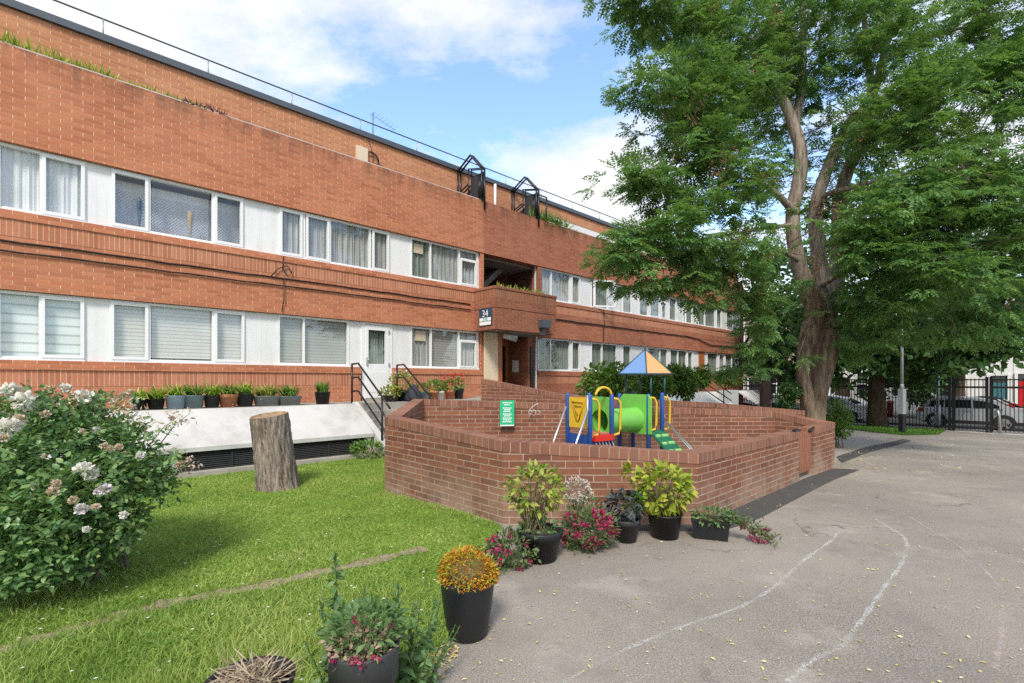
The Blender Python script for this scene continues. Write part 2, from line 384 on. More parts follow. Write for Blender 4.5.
class MB:
    def __init__(s): s.v = []; s.f = []; s.uv = []; s.sm = []
    def face(s, pts, uvs=None, sm=False):
        i = len(s.v); s.v += [tuple(p) for p in pts]; s.f.append(tuple(range(i, i+len(pts))))
        s.uv.append(uvs if uvs else [(0, 0)]*len(pts)); s.sm.append(sm)
    def fbox(s, t0, t1, u0, u1, z0, z1, v0=0.0, fr=F):
        """box in the facade frame; uv = (t, z) on faces along the facade, (u, z) on its ends"""
        P = lambda t, u, z: fr(t, u, z)
        s.face([P(t0, u1, z0), P(t1, u1, z0), P(t1, u1, z1), P(t0, u1, z1)], [(t0, z0-v0), (t1, z0-v0), (t1, z1-v0), (t0, z1-v0)])
        s.face([P(t1, u0, z0), P(t0, u0, z0), P(t0, u0, z1), P(t1, u0, z1)], [(t1, z0-v0), (t0, z0-v0), (t0, z1-v0), (t1, z1-v0)])
        s.face([P(t1, u1, z0), P(t1, u0, z0), P(t1, u0, z1), P(t1, u1, z1)], [(-u1, z0-v0), (-u0, z0-v0), (-u0, z1-v0), (-u1, z1-v0)])
        s.face([P(t0, u0, z0), P(t0, u1, z0), P(t0, u1, z1), P(t0, u0, z1)], [(u0, z0-v0), (u1, z0-v0), (u1, z1-v0), (u0, z1-v0)])
        s.face([P(t0, u1, z1), P(t1, u1, z1), P(t1, u0, z1), P(t0, u0, z1)], [(t0, u1), (t1, u1), (t1, u0), (t0, u0)])
        s.face([P(t0, u0, z0), P(t1, u0, z0), P(t1, u1, z0), P(t0, u1, z0)], [(t0, u0), (t1, u0), (t1, u1), (t0, u1)])
    def hexa(s, b, t):
        """solid from four bottom and four top points (same winding)"""
        s.face(b[::-1], [(p[0]+p[1], p[2]) for p in b[::-1]]); s.face(t, [(p[0], p[1]) for p in t])
        for i in range(4):
            j = (i+1) % 4; L = (Vector(b[j])-Vector(b[i])).length
            s.face([b[i], b[j], t[j], t[i]], [(0, b[i][2]), (L, b[j][2]), (L, t[j][2]), (0, t[i][2])])
    def box(s, c, sx, sy, sz, rz=0.0):
        """box centred on c (z = its bottom)"""
        ca, sa = math.cos(rz), math.sin(rz)
        q = [(c[0]+x*ca-y*sa, c[1]+x*sa+y*ca) for x, y in ((-sx/2, -sy/2), (sx/2, -sy/2), (sx/2, sy/2), (-sx/2, sy/2))]
        s.hexa([(x, y, c[2]) for x, y in q], [(x, y, c[2]+sz) for x, y in q])
    def tube(s, pts, r, seg=8, cap=True, jitter=0.0, flute=0.0):
        pts = [Vector(p) for p in pts]; n = len(pts)
        rs = r if isinstance(r, (list, tuple)) else [r]*n
        rings = []; up = Vector((0.123, .32, .94))
        for i, p in enumerate(pts):
            d = (pts[min(i+1, n-1)]-pts[max(i-1, 0)]).normalized()
            a = d.cross(up)
            if a.length < .1: a = d.cross(Vector((1, 0, 0)))
            a.normalize(); b = d.cross(a).normalized()
            up = a.cross(d) if False else up
            ring = []
            for k in range(seg):
                an = 2*PI*k/seg; rr = rs[i]*(1+random.uniform(-jitter, jitter)+flute*math.sin(an*3+i*.25)+.5*flute*math.sin(an*7-i*.2))
                ring.append(p+a*math.cos(an)*rr+b*math.sin(an)*rr)
            rings.append(ring)
        base = len(s.v)
        for rg in rings: s.v += [tuple(p) for p in rg]
        for i in range(n-1):
            for k in range(seg):
                k2 = (k+1) % seg
                s.f.append((base+i*seg+k, base+i*seg+k2, base+(i+1)*seg+k2, base+(i+1)*seg+k)); s.uv.append([(0, 0)]*4); s.sm.append(True)
        if cap:
            s.f.append(tuple(base+k for k in range(seg))[::-1]); s.uv.append([(0, 0)]*seg); s.sm.append(False)
            s.f.append(tuple(base+(n-1)*seg+k for k in range(seg))); s.uv.append([(0, 0)]*seg); s.sm.append(False)
    def lathe(s, c, prof, seg=24, sx=1.0, sy=1.0, rz=0.0, cap=True, square=0.0):
        base = len(s.v); ca, sa = math.cos(rz), math.sin(rz)
        for r, z in prof:
            for k in range(seg):
                an = 2*PI*k/seg; cx, cy = math.cos(an), math.sin(an)
                if square:
                    q = max(abs(cx), abs(cy)); f = (1-square)+square/q; cx *= f; cy *= f
                x, y = r*cx*sx, r*cy*sy
                s.v.append((c[0]+x*ca-y*sa, c[1]+x*sa+y*ca, c[2]+z))
        for i in range(len(prof)-1):
            for k in range(seg):
                k2 = (k+1) % seg
                s.f.append((base+i*seg+k, base+i*seg+k2, base+(i+1)*seg+k2, base+(i+1)*seg+k)); s.uv.append([(0, 0)]*4); s.sm.append(True)
        if cap:
            s.f.append(tuple(base+k for k in range(seg))[::-1]); s.uv.append([(0, 0)]*seg); s.sm.append(False)
            m = base+(len(prof)-1)*seg
            s.f.append(tuple(m+k for k in range(seg))); s.uv.append([(0, 0)]*seg); s.sm.append(False)
    def build(s, name, mat, parent=None, world=True):
        me = bpy.data.meshes.new(name); me.from_pydata(s.v, [], s.f)
        ul = me.uv_layers.new(name='uv'); flat = []
        for q in s.uv:
            for a in q: flat += [a[0], a[1]]
        ul.data.foreach_set('uv', flat); me.polygons.foreach_set('use_smooth', s.sm)
        me.update(); return link(name, me, mat, parent, world)
def norm(a): return a/np.maximum(1e-9, np.linalg.norm(a, axis=-1, keepdims=True))
def kites(P, D, N, L, Wd, fold=.25, wide=.45):
    """leaf blades: P base points, D directions, N up vectors, L lengths, Wd widths -> verts, tris"""
    D = norm(D); S = norm(np.cross(D, N)); U = np.cross(S, D)
    L = L[:, None]; Wd = Wd[:, None]
    v0 = P; mid = P+D*L*wide+U*Wd*fold
    v1 = mid-S*Wd*.5; v3 = mid+S*Wd*.5; v2 = P+D*L
    V = np.stack([v0, v1, v2, v3], 1).reshape(-1, 3); n = len(P); i = np.arange(n)[:, None]*4
    Fc = np.concatenate([i+np.array([[0, 2, 1]]), i+np.array([[0, 3, 2]])], 1).reshape(-1, 3)
    return V, Fc
def broad(P, D, N, L, Wd, droop=.25):
    """larger leaves with six-vertex outline, folded on the midrib and drooping at the tip"""
    D = norm(D); S = norm(np.cross(D, N)); U = np.cross(S, D); L = L[:, None]; Wd = Wd[:, None]
    a = P; b1 = P+D*L*.3-S*Wd*.45+U*Wd*.12; b2 = P+D*L*.3+S*Wd*.45+U*Wd*.12
    m = P+D*L*.45; c1 = P+D*L*.65-S*Wd*.38+U*(Wd*.1-L*droop*.3); c2 = P+D*L*.65+S*Wd*.38+U*(Wd*.1-L*droop*.3); t = P+D*L-U*L*droop
    V = np.stack([a, b1, c1, t, c2, b2, m], 1).reshape(-1, 3); i = np.arange(len(P))[:, None]*7
    Fc = np.concatenate([i+np.array([f]) for f in ([0, 6, 1], [1, 6, 2], [2, 6, 3], [3, 6, 4], [4, 6, 5], [5, 6, 0])], 1).reshape(-1, 3)
    return V, Fc
def rdir(n, up=0.0, spread=1.0):
    d = RNG.normal(size=(n, 3))*spread; d[:, 2] += up; return norm(d)
def join(parts):
    V = []; Fc = []; o = 0
    for v, f in parts: V.append(v); Fc.append(f+o); o += len(v)
    return np.concatenate(V), np.concatenate(Fc)
def ell(n, c, r, shell=.0):
    d = norm(RNG.normal(size=(n, 3))); q = RNG.random(n)**(1/3.0); q = shell+(1-shell)*q
    return np.array(c)+d*q[:, None]*np.array(r), d
def leaves(name, parts, mat, parent=None):
    V, Fc = join(parts); return link(name, np_mesh(name, V, Fc), mat, parent)
def fnormals(d): # leaf "up" vectors: mostly skywards with scatter
    n = RNG.normal(size=d.shape)*.55; n[:, 2] += 1; return norm(n)
SUNE, SUNA, SKYS, EXPO = 1.5, 13.0, .15, 1.43
SKY_TINT = (.92, .96, .99)
CLOUD_OFF = (3.1, 1.7, 0)
CLOUD_DARK, CLOUD_LIGHT = (2.2, 2.25, 2.32), (2.95, 2.95, 2.93)
CLOUDS = [(60, -30, .50, .26), (300, -60, .22, .16), (490, -10, .22, .16), (430, 0, .14, .1), (620, 195, .20, .36), (560, 215, .16, .2), (430, 110, .24, -.12), (580, 60, .2, -.06), (1010, 170, .3, .25), (760, 330, .3, .3), (-200, 100, .6, .2)]
FILL_CLOUDS = [((0, -.6, .8), 1.3, .36), ((-.2, -1, .25), 1.0, .3)]
# ================================================================== GROUND
def sheet(name, rows, mat, lift, kind='structure'):
    """rows: lists of (x, y) of equal length -> one sheet draped on the terrain"""
    n = len(rows[0]); V = [(x, y, gz(x, y)+lift) for r in rows for x, y in r]
    Fc = [(i*n+j, i*n+j+1, (i+1)*n+j+1, (i+1)*n+j) for i in range(len(rows)-1) for j in range(n-1)]
    me = bpy.data.meshes.new(name); me.from_pydata(V, [], Fc); me.update()
    o = link(name, me, mat); o['kind'] = kind; return o
xs = [-400, -150, -60, -30]+list(np.arange(-20, 40.01, .5))+[60, 150, 400]
ys = [-400, -100, -30, -12]+list(np.arange(-6, 50.01, .5))+[80, 200, 500]
sheet('ground', [[(x, y) for x in xs] for y in ys], M['asphalt'], 0.0)
def lawn_edge(y):
    if y > 5.15: return max(-1.84, -.10-(y-5.15)*.943)-.02
    pts = [(-3, -1.2), (1.6, -.75), (2.4, -.50), (3.0, -.36), (4.0, -.24), (5.15, -.12)]
    for (a, p), (b, q) in zip(pts, pts[1:]):
        if y <= b: return p+(q-p)*(y-a)/(b-a)+.03*math.sin(y*9)+.02*math.sin(y*23)
    return -.12
rows = []
for y in np.arange(-3, 13.01, .25):
    e = lawn_edge(y); rows.append([(e-s, y) for s in list(np.arange(0, 4, .25))+list(np.arange(4, 16.1, .75))][::-1])
sheet('lawn', rows, M['turf'], .004)
# worn bare track across the lawn
trk = [gnd(*p) for p in ((-140, 690), (0, 651), (80, 629), (160, 606), (250, 589), (330, 571), (425, 549))]
def ribbon(pts, wd, n=12):
    out = []
    P = [Vector(p) for p in pts]; fine = []
    for i in range(len(P)-1):
        p0, p1, p2, p3 = P[max(i-1, 0)], P[i], P[i+1], P[min(i+2, len(P)-1)]
        for j in range(n):
            t = j/n; fine.append(.5*((2*p1)+(-p0+p2)*t+(2*p0-5*p1+4*p2-p3)*t*t+(-p0+3*p1-3*p2+p3)*t**3))
    fine.append(P[-1])
    for i, p in enumerate(fine):
        d = (fine[min(i+1, len(fine)-1)]-fine[max(i-1, 0)]); d.z = 0; d.normalize(); s = Vector((-d.y, d.x, 0))
        w = wd*(1+.3*math.sin(i*.9)+.2*math.sin(i*2.3)); out.append((p+s*w/2, p-s*w/2))
    return fine, out
TRKF, rb = ribbon(trk, .15)
TRK = np.array([(p.x, p.y) for p in TRKF])
sheet('bare_track', [[(a.x, a.y), (b.x, b.y)] for a, b in rb], M['earth'], .008)
# ------------------------------------------------------------------ play yard wall plan
P1, P2, P3 = (-1.84, 7.0), (-.095, 5.15), (1.985, 5.15)
dP = (DV.x, DV.y)
GL = (P3[0]+dP[0]*3.28, P3[1]+dP[1]*3.28); GR = (P3[0]+dP[0]*4.02, P3[1]+dP[1]*4.02); P4 = (P3[0]+dP[0]*5.24, P3[1]+dP[1]*5.24)
P7, P8 = (5.11, 9.5), (-1.84, 9.1)
def strip_sheet(name, outline_a, outline_b, mat, lift, n=24, kind='structure'):
    def samp(pl, t):
        L = [0]
        for p, q in zip(pl, pl[1:]): L.append(L[-1]+math.dist(p, q))
        s = t*L[-1]
        for i in range(len(pl)-1):
            if s <= L[i+1]+1e-9:
                f = (s-L[i])/max(1e-9, L[i+1]-L[i]); return (pl[i][0]+(pl[i+1][0]-pl[i][0])*f, pl[i][1]+(pl[i+1][1]-pl[i][1])*f)
        return pl[-1]
    rows = []
    for i in range(n+1):
        a, b = samp(outline_a, i/n), samp(outline_b, i/n)
        rows.append([(a[0]+(b[0]-a[0])*j/4, a[1]+(b[1]-a[1])*j/4) for j in range(5)])
    return sheet(name, rows, mat, lift, kind)
g2 = lambda px, py: tuple(gnd(px, py)[:2])
strip_sheet('tarmac_patch', [(.55, 5.13), P3, GL, GR, P4], [(.55, 4.97), (2.12, 4.90), g2(757, 520), g2(812, 491), g2(860, 470)], M['tarmac'], .004)
strip_sheet('tarmac_seam', [g2(836, 457), g2(868, 446.5), g2(890, 442.5), g2(903, 439)], [g2(842, 463), g2(870, 452), g2(894, 446), g2(912, 441)], M['tarmac'], .0065)
strip_sheet('paving', [P7, (7.0, 12.2), tuple(F(25, 4.5, 0)[:2]), tuple(F(27.6, 6.2, 0)[:2])], [P4, g2(838, 459), g2(866, 450.5), g2(896, 443)], M['paving'], .003)
fa, fb = F(29.2, 2.0, 0), F(29.2, 8.9, 0)
VA = [tuple(F(29.3, 0, 0)[:2]), tuple(F(29.3, 5, 0)[:2]), tuple(F(29.3, 9.3, 0)[:2])]; VB = [g2(800, 427.5), g2(842, 429), g2(880, 433), g2(905, 435.5), g2(938, 434.6)]
strip_sheet('grass_verge', VA, VB, M['turf'], .008)
strip_sheet('road', [tuple(F(31.2, -40, 0)[:2]), tuple(F(31.2, 60, 0)[:2])], [tuple(F(38.5, -40, 0)[:2]), tuple(F(38.5, 60, 0)[:2])], M['tarmac'], .004)
b = MB(); b.fbox(29.75, 31.15, -40, 60, -2.24-.2, -2.16); o = b.build('pavement', M['paving']); o['kind'] = 'structure'
b = MB(); b.fbox(38.6, 41.8, -40, 60, -2.24-.2, -2.13); o = b.build('far_pavement', M['paving']); o['kind'] = 'structure'
# chalk lines
def chalk_line(pts, mat, wd, lift):
    fine, rb = ribbon([gnd(*p) for p in pts], wd, 10)
    b = MB(); q = [(Vector((a.x, a.y, gz(a.x, a.y)+lift)), Vector((c.x, c.y, gz(c.x, c.y)+lift))) for a, c in rb]
    for i in range(len(q)-1):
        b.face([q[i][1], q[i+1][1], q[i+1][0], q[i][0]], [(i*.1, 0), (i*.1+.1, 0), (i*.1+.1, 1), (i*.1, 1)])
    o = b.build('chalk_line', mat); o['kind'] = 'structure'; return o
chalk_line([(555, 690), (569, 680), (628, 649), (660, 636), (691, 624), (741, 607), (773, 588), (805, 560), (832, 540), (839, 531)], M['chalk_white'], .034, .004)
chalk_line([(784, 688), (791, 680), (814, 660), (841, 647), (851, 634), (859, 624), (872, 606), (884, 588), (897, 571), (904, 558), (907, 545), (903, 537), (895, 531), (877, 521)], M['chalk_white'], .037, .004)
chalk_line([(994, 669), (999, 653), (1002, 637), (1001, 615), (1005, 597)], M['chalk_pink'], .035, .004)
chalk_line([(1000, 588), (986, 572), (974, 560), (959, 547), (945, 538), (932, 531), (909, 517)], M['chalk_pink'], .026, .004)
# ================================================================== BUILDING
bld = thing('apartment_building', 'long orange brick apartment block with rows of white framed windows and a setback top storey', 'building', F(10, -3, -1.53))
RZ0, RZ1 = 10.62, 13.1                       # stairwell bay
TEND = 31.0
def band(mb_name, mat, segs, parent=bld):
    b = MB()
    for s in segs: b.fbox(*s)
    return b.build(mb_name, mat, parent)
wings = ((-5.0, RZ0), (RZ1, TEND))
st_l = []; st_r = []; so = []
for a, c in wings:
    st = st_l if a < 0 else st_r
    so += [(a, c, -.35, .004, -.105, .195, -.105)]
    if a < 0:
        st += [(a, colt(361.5)-.02, -.35, 0, -1.7, -.105), (colt(392.5)+.02, c, -.35, 0, -1.7, -.105)]
    else: st += [(a, c, -.35, 0, -2.3, -.105)]
    st += [(a, c, -.35, .034, .195, .27), (a, c, -.35, .016, .27, .362)]
    st += [(a, c, -.35, .022, 1.565, 1.725), (a, c, -.35, 0, 1.725, 2.225), (a, c, -.35, .012, 2.225, 2.475)]
    so += [(a, c, -.35, .016, 2.475, 2.775, 2.475)]
    st += [(a, c, -.35, .04, 2.775, 2.85), (a, c, -.35, .022, 2.85, 2.925)]
# door opening: the base courses stop at the door
def cut_door(segs):
    d0, d1 = colt(361.5)-.02, colt(392.5)+.02; out = []
    for s in segs:
        if s[0] < d0 and s[1] > d1 and s[5] < .5 : out += [(s[0], d0)+s[2:], (d1, s[1])+s[2:]]
        else: out.append(s)
    return out
st = cut_door(st_l); so = cut_door(so)
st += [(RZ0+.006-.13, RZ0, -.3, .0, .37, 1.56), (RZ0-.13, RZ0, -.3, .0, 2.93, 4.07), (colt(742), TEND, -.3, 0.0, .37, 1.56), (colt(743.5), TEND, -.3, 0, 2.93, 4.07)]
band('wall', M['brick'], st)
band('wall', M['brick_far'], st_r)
band('soldier_course', M['brick_soldier'], so)
par = [(-5, RZ0-.008, -.3, .022, 4.085, 4.32), (-5, RZ0-.008, -.3, 0, 4.32, 5.75), (RZ0+.008, RZ1-.008, -.3, .0, 4.085, 5.75), (RZ1+.008, TEND, -.3, .022, 4.085, 4.32), (RZ1+.008, TEND, -.3, 0, 4.32, 5.75)]
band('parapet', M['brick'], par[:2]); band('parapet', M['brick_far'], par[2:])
b = MB(); b.fbox(RZ0-.008, RZ0+.008, -.2, -.012, 4.085, 5.75); b.fbox(RZ1-.008, RZ1+.008, -.2, -.012, 4.085, 5.75); b.build('expansion_joint', M['metal_dark'], bld)
band('parapet_coping', M['coping'], [(-5, RZ0-.05, -.32, -.06, 5.752, 5.80), (RZ1+.6, TEND, -.32, -.05, 5.752, 5.80)])
# top storey, set back behind the terrace
SB = -1.25
band('terrace_wall', M['brick_back'], [(-6, RZ1+.4, SB-.3, SB, 4.4, 7.05), (RZ1+.4, TEND, SB-.3, SB, 6.62, 7.05)])
band('terrace_render', M['white_wall'], [(RZ1+.4, TEND, SB-.3, SB-.01, 4.4, 6.615)])
band('roof_fascia', M['metal_dark'], [(-6, TEND, SB-.35, SB+.07, 7.055, 7.2)])
band('roof', M['metal_dark'], [(-6, TEND, -10, SB-.36, 7.0, 7.18)])
band('terrace_floor', M['concrete'], [(-6, TEND, SB, -.3, 4.3, 4.45)])
band('terrace_gutter', M['coping'], [(-6, RZ0-.5, SB+.01, SB+.12, 5.60, 6.09)])
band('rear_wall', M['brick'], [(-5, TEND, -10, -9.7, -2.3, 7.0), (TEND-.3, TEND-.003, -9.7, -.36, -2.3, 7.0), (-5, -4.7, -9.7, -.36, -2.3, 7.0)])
# tiled lean-to over the far terraces
b = MB()
t0 = 15.0
for i in range(60):
    ta = t0+i*.27
    for sgn in (0,):
        a0, a1, a2 = F(ta, SB, 6.32), F(ta+.135, SB, 6.36), F(ta+.27, SB, 6.32)
        c0, c1, c2 = F(ta, -.42, 5.84), F(ta+.135, -.42, 5.88), F(ta+.27, -.42, 5.84)
        b.face([c0, c1, a1, a0]); b.face([c1, c2, a2, a1]); b.face([F(ta, -.42, 5.78), F(ta+.27, -.42, 5.78), c2, c1, c0])
b.build('tiled_canopy', M['roof_tile'], bld)
# fall-arrest rail over the roof edge
rail = thing('roof_safety_rail', 'thin dark safety rail running along the top edge of the flat roof', 'rail', F(12, SB-.2, 7.2))
b = MB(); b.tube([F(t, SB-.12, 7.60) for t in np.arange(-6, 31.1, 1)], .018, 6); b.build('rail', M['metal_dark'], rail)
for t in np.arange(-4.3, 31, 1.9): b = MB(); b.tube([F(t, SB-.12, 7.2), F(t, SB-.12, 7.6)], .016, 5); b.build('post', M['grey_steel'], rail)
# inner darkness behind the windows
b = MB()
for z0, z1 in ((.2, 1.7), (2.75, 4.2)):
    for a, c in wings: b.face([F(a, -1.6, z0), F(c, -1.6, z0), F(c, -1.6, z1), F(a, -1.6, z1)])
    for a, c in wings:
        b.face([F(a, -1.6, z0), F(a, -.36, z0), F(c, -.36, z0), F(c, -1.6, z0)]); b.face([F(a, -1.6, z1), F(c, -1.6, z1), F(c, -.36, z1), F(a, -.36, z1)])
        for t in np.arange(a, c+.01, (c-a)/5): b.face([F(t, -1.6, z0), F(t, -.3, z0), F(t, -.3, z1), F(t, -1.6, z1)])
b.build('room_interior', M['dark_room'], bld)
# ------------------------------------------------------------------ windows
UZ, GZ = (2.93, 4.08), (.368, 1.555)
US = -.085                                   # face of the cladding strip
used = {'u': [], 'g': []}
def window(row, px0, px1, lights, curtain, shut=None, reveal=0.0):
    """lights: list of (px0, px1, kind); kind f fixed, c casement (proud frame), t top-hung low light, o open casement, d dark"""
    z0, z1 = UZ if row == 'u' else GZ
    t0, t1 = colt(px0, US), colt(px1, US); used[row].append((t0, t1))
    fr = MB(); panes = []; cass = []; cu = {}
    fw = .05
    fr.fbox(t0, t1, US-.07, US+.012, z0, z0+fw+.015); fr.fbox(t0, t1, US-.07, US+.012, z1-fw, z1)
    fr.fbox(t0, t0+fw, US-.07, US+.011, z0+fw+.015, z1-fw); fr.fbox(t1-fw, t1, US-.07, US+.011, z0+fw+.015, z1-fw)
    fr.fbox(t0-.01, t1+.01, US, US+.05, z0-.006, z0+.022)       # sill lip
    L = []
    for a, c, kd in lights: L.append([colt(a, US), colt(c, US), kd])
    for i, (a, c, kd) in enumerate(L):
        pn = MB(); cas = MB(); panes.append(pn); cass.append(cas)
        lo = t0 if i == 0 else (L[i-1][1]+a)/2-.025
        hi = t1 if i == len(L)-1 else (c+L[i+1][0])/2+.025
        if i: fr.fbox(lo, lo+.05, US-.07, US+.010, z0+fw+.015, z1-fw)
        g0, g1 = z0+.075, z1-.06
        if kd == 't':
            fr.fbox(a-.03, c+.03, US-.06, US+.014, z1-.33, z1-.28); g1t = z1-.33
            p2 = MB(); panes.append(p2); p2.face([F(a-.03, US-.03, z1-.28), F(c+.03, US-.03, z1-.28), F(c+.03, US-.03, g1), F(a-.03, US-.03, g1)])
            g1 = g1t
        if kd == 'o':                                           # casement swung open on its left hinge
            ang = .5; w = c-a+.06; T0 = a-.03
            def O(x, y, z): return F(T0+x*math.cos(ang), US+.03+x*math.sin(ang)+y, z)
            for q in ((0, .06, g0-.03, g1+.03), (w-.06, w, g0-.03, g1+.03), (.06, w-.06, g0-.03, g0+.03), (.06, w-.06, g1-.03, g1+.03)):
                x0, x1, za, zb = q
                cas.hexa([O(x0, 0, za), O(x1, 0, za), O(x1, .05, za), O(x0, .05, za)], [O(x0, 0, zb), O(x1, 0, zb), O(x1, .05, zb), O(x0, .05, zb)])
            pn.face([O(.06, .02, g0+.03), O(w-.06, .02, g0+.03), O(w-.06, .02, g1-.03), O(.06, .02, g1-.03)])
        else:
            if kd in 'ct':
                f = .052
                for q in ((a-f, a, g0-.025, g1+.025), (c, c+f, g0-.025, g1+.025)): cas.fbox(q[0], q[1], US-.05, US+.034, q[2], q[3])
                cas.fbox(a, c, US-.05, US+.034, g0-.025, g0+.03); cas.fbox(a, c, US-.05, US+.034, g1-.03, g1+.025)
                if kd == 'c': cas.fbox((a+c)/2-.18, (a+c)/2+.18, US+.034, US+.043, g1+.002, g1+.014)
            pn.face([F(a-.02, US-.02, g0), F(c+.02, US-.02, g0), F(c+.02, US-.02, g1), F(a-.02, US-.02, g1)])
        ck = curtain if isinstance(curtain, str) else curtain[i]
        if ck != 'none':
            cu.setdefault(ck, []).append((lo, hi))
    w = fr.build('window', M['pvc'], bld)
    for pn in panes: pn.build('pane', M['glass'], w)
    for cas in cass:
        if cas.v: cas.build('casement', M['pvc'], w)
    for ck, sp in cu.items():
        if ck == 'lattice':
            b = MB()
            for a, c in sp:
                zz0, zz1 = z0+.05, z1-.36
                b.face([F(a, US-.34, z0), F(c, US-.34, z0), F(c, US-.34, z1-.1), F(a, US-.34, z1-.1)], [(a, z0), (c, z0), (c, z1), (a, z1)])
            cb = b.build('curtain', M['net'], w)
            g = MB(); s = .062; r = .0052
            for a, c in sp:
                hgt = zz1-zz0; n = int((c-a+hgt)/s)
                for i in range(n):
                    x = a-hgt+i*s
                    for dr in (1, -1):
                        p0 = [x, zz0]; p1 = [x+hgt, zz1]
                        if p0[0] < a: p0 = [a, zz0+(a-x)]
                        if p1[0] > c: p1 = [c, zz0+(c-x)]
                        if p1[0] <= p0[0]: continue
                        if dr < 0: p0[1], p1[1] = zz0+zz1-p0[1], zz0+zz1-p1[1]
                        g.face([F(p0[0], US-.08, p0[1]-r), F(p1[0], US-.08, p1[1]-r), F(p1[0], US-.08, p1[1]+r), F(p0[0], US-.08, p0[1]+r)])
            g.build('security_grille', M['metal_dark'], w)
        elif ck.startswith('blind') or ck.startswith('net'):
            b = MB()
            for a, c in sp:
                drop = 0.0
                n = max(2, int((c-a)/.03)); vert = ck.startswith('net')
                bot = z0+.02 if ck != 'blind_venetian' else z0+.10
                for i in range(n):
                    x0, x1 = a+(c-a)*i/n, a+(c-a)*(i+1)/n
                    y0 = US-.11+(.02*math.sin(x0*41)+.012*math.sin(x0*97) if vert else 0); y1 = US-.11+(.02*math.sin(x1*41)+.012*math.sin(x1*97) if vert else 0)
                    b.face([F(x0, y0, bot), F(x1, y1, bot), F(x1, y1, z1-.02), F(x0, y0, z1-.02)], [(x0, bot), (x1, bot), (x1, z1), (x0, z1)])
            b.build('curtain' if vert else 'blind', M[ck], w)
    return w
window('u', -150, -55, [(-145, -100, 'f'), (-93, -60, 'c')], 'net')
window('u', -48, 86.5, [(-42, -4, 'c'), (0, 37, 'f'), (46, 81, 'c')], 'net')
window('u', 111, 244, [(115, 145, 'c'), (153, 209, 'f'), (217, 240, 'c')], 'lattice')
window('u', 278.5, 389, [(282, 300, 'c'), (308, 327, 'c'), (333, 366, 'f'), (374, 387, 'c')], 'net_grey')
window('u', 410.5, 478, [(413, 428, 'f'), (433, 457, 'f'), (461.5, 475, 't')], ['net_dark', 'net_grey', 'net_grey'])
window('u', 538.5, 580.5, [(540.5, 550, 'f'), (552.5, 568, 'f'), (572, 579, 'c')], 'net_grey')
window('u', 591, 632, [(593, 606, 'o'), (610, 621.5, 'f'), (624, 630.5, 'f')], ['net_dark', 'net', 'net_grey'])
window('u', 639, 667, [(640.5, 646.5, 'f'), (650, 659, 'c'), (661.5, 665.5, 't')], 'net_dark')
window('u', 669, 692.5, [(670, 675, 'f'), (677.5, 685, 'f'), (687, 691.5, 'f')], ['net_dark', 'net', 'net_dark'])
window('u', 698, 722, [(699, 704, 'f'), (706, 714, 'f'), (716.5, 721, 'c')], 'net_dark')
window('u', 726.5, 742, [(727.5, 732, 'f'), (734, 741, 'f')], 'net_dark')
window('g', -150, -55, [(-145, -100, 'f'), (-93, -60, 'c')], 'blind_roman')
window('g', -48, 84, [(-42, -4, 'c'), (0, 36, 'f'), (45, 80.5, 'c')], 'blind_roman')
window('g', 109, 245, [(114, 145, 'c'), (153, 209.5, 'f'), (217, 241.5, 'c')], 'blind_venetian')
window('g', 277.5, 349, [(280.5, 301, 'f'), (306.5, 347, 'f')], 'blind_dim')
window('g', 410.5, 478.5, [(412.5, 428.5, 'f'), (433.5, 457, 'f'), (460.5, 475, 't')], ['net_grey', 'blind_dim', 'net_grey'])
window('g', 537.5, 580.5, [(539.5, 549.5, 'f'), (551.5, 568, 'f'), (572, 579, 'c')], 'net_dark')
window('g', 591, 617, [(592.5, 601, 'f'), (603, 615.5, 'f')], 'net_dark')
window('g', 622.5, 631, [(624, 629.5, 'f')], 'net_dark')
window('g', 647.5, 667.5, [(649, 659, 'f'), (661, 666, 'f')], 'net_dark')
window('g', 670, 693, [(671.5, 677, 'f'), (679, 685.5, 'f'), (687.5, 692, 'c')], 'net_dark')
window('g', 707, 741, [(708.5, 716, 'f'), (719, 724, 'c'), (727, 731, 'f'), (733, 739, 'f')], ['net_dark', 'net_grey', 'net_dark', 'net_dark'])
# cladding panels between the windows, one part per stretch of wall
for row, (z0, z1) in (('u', UZ), ('g', GZ)):
    for a, c in wings:
        occ = sorted(x for x in used[row] if a-1 < x[0] < c)
        if row == 'g' and a < 0: occ = sorted(occ+[(colt(362.5, US), colt(391.5, US))])
        if row == 'g' and a > 0: occ = sorted(occ+[(colt(698.5, US), colt(704, US))])
        cur = a if a > 0 else -5
        end = (RZ0-.13) if a < 0 else TEND-.1
        for w0, w1 in occ+[(end, end)]:
            n = max(1, round((w0-cur)/.45))
            if w0-cur > .03:
                b = MB()
                for i in range(n):
                    x0 = cur+(w0-cur)*i/n; x1 = cur+(w0-cur)*(i+1)/n
                    b.fbox(x0+.003, x1-.003, US-.07, US-.004, z0-.004, z1)
                b.fbox(cur, w0, US-.09, US-.008, z0-.004, z1)
                b.build('cladding_panel', M['panel'], bld)
            cur = w1
b = MB()
for (z0, z1) in (UZ, GZ):
    for a, c in wings: b.fbox(a, c, US-.3, US+.02, z1, z1+.012)
b.build('window_soffit', M['soffit'], bld)
# objects seen in the windows
b = MB(); t = (colt(419)+colt(427))/2; b.fbox(t-.17, t+.17, US-.13, US-.05, 1.16, 1.44); o = b.build('window_fan', M['cream'], bld)
b = MB(); t = colt(421); b.fbox(t-.15, t+.15, US-.13, US-.05, 3.68, 3.95); b.build('window_fan', M['cream'], bld)
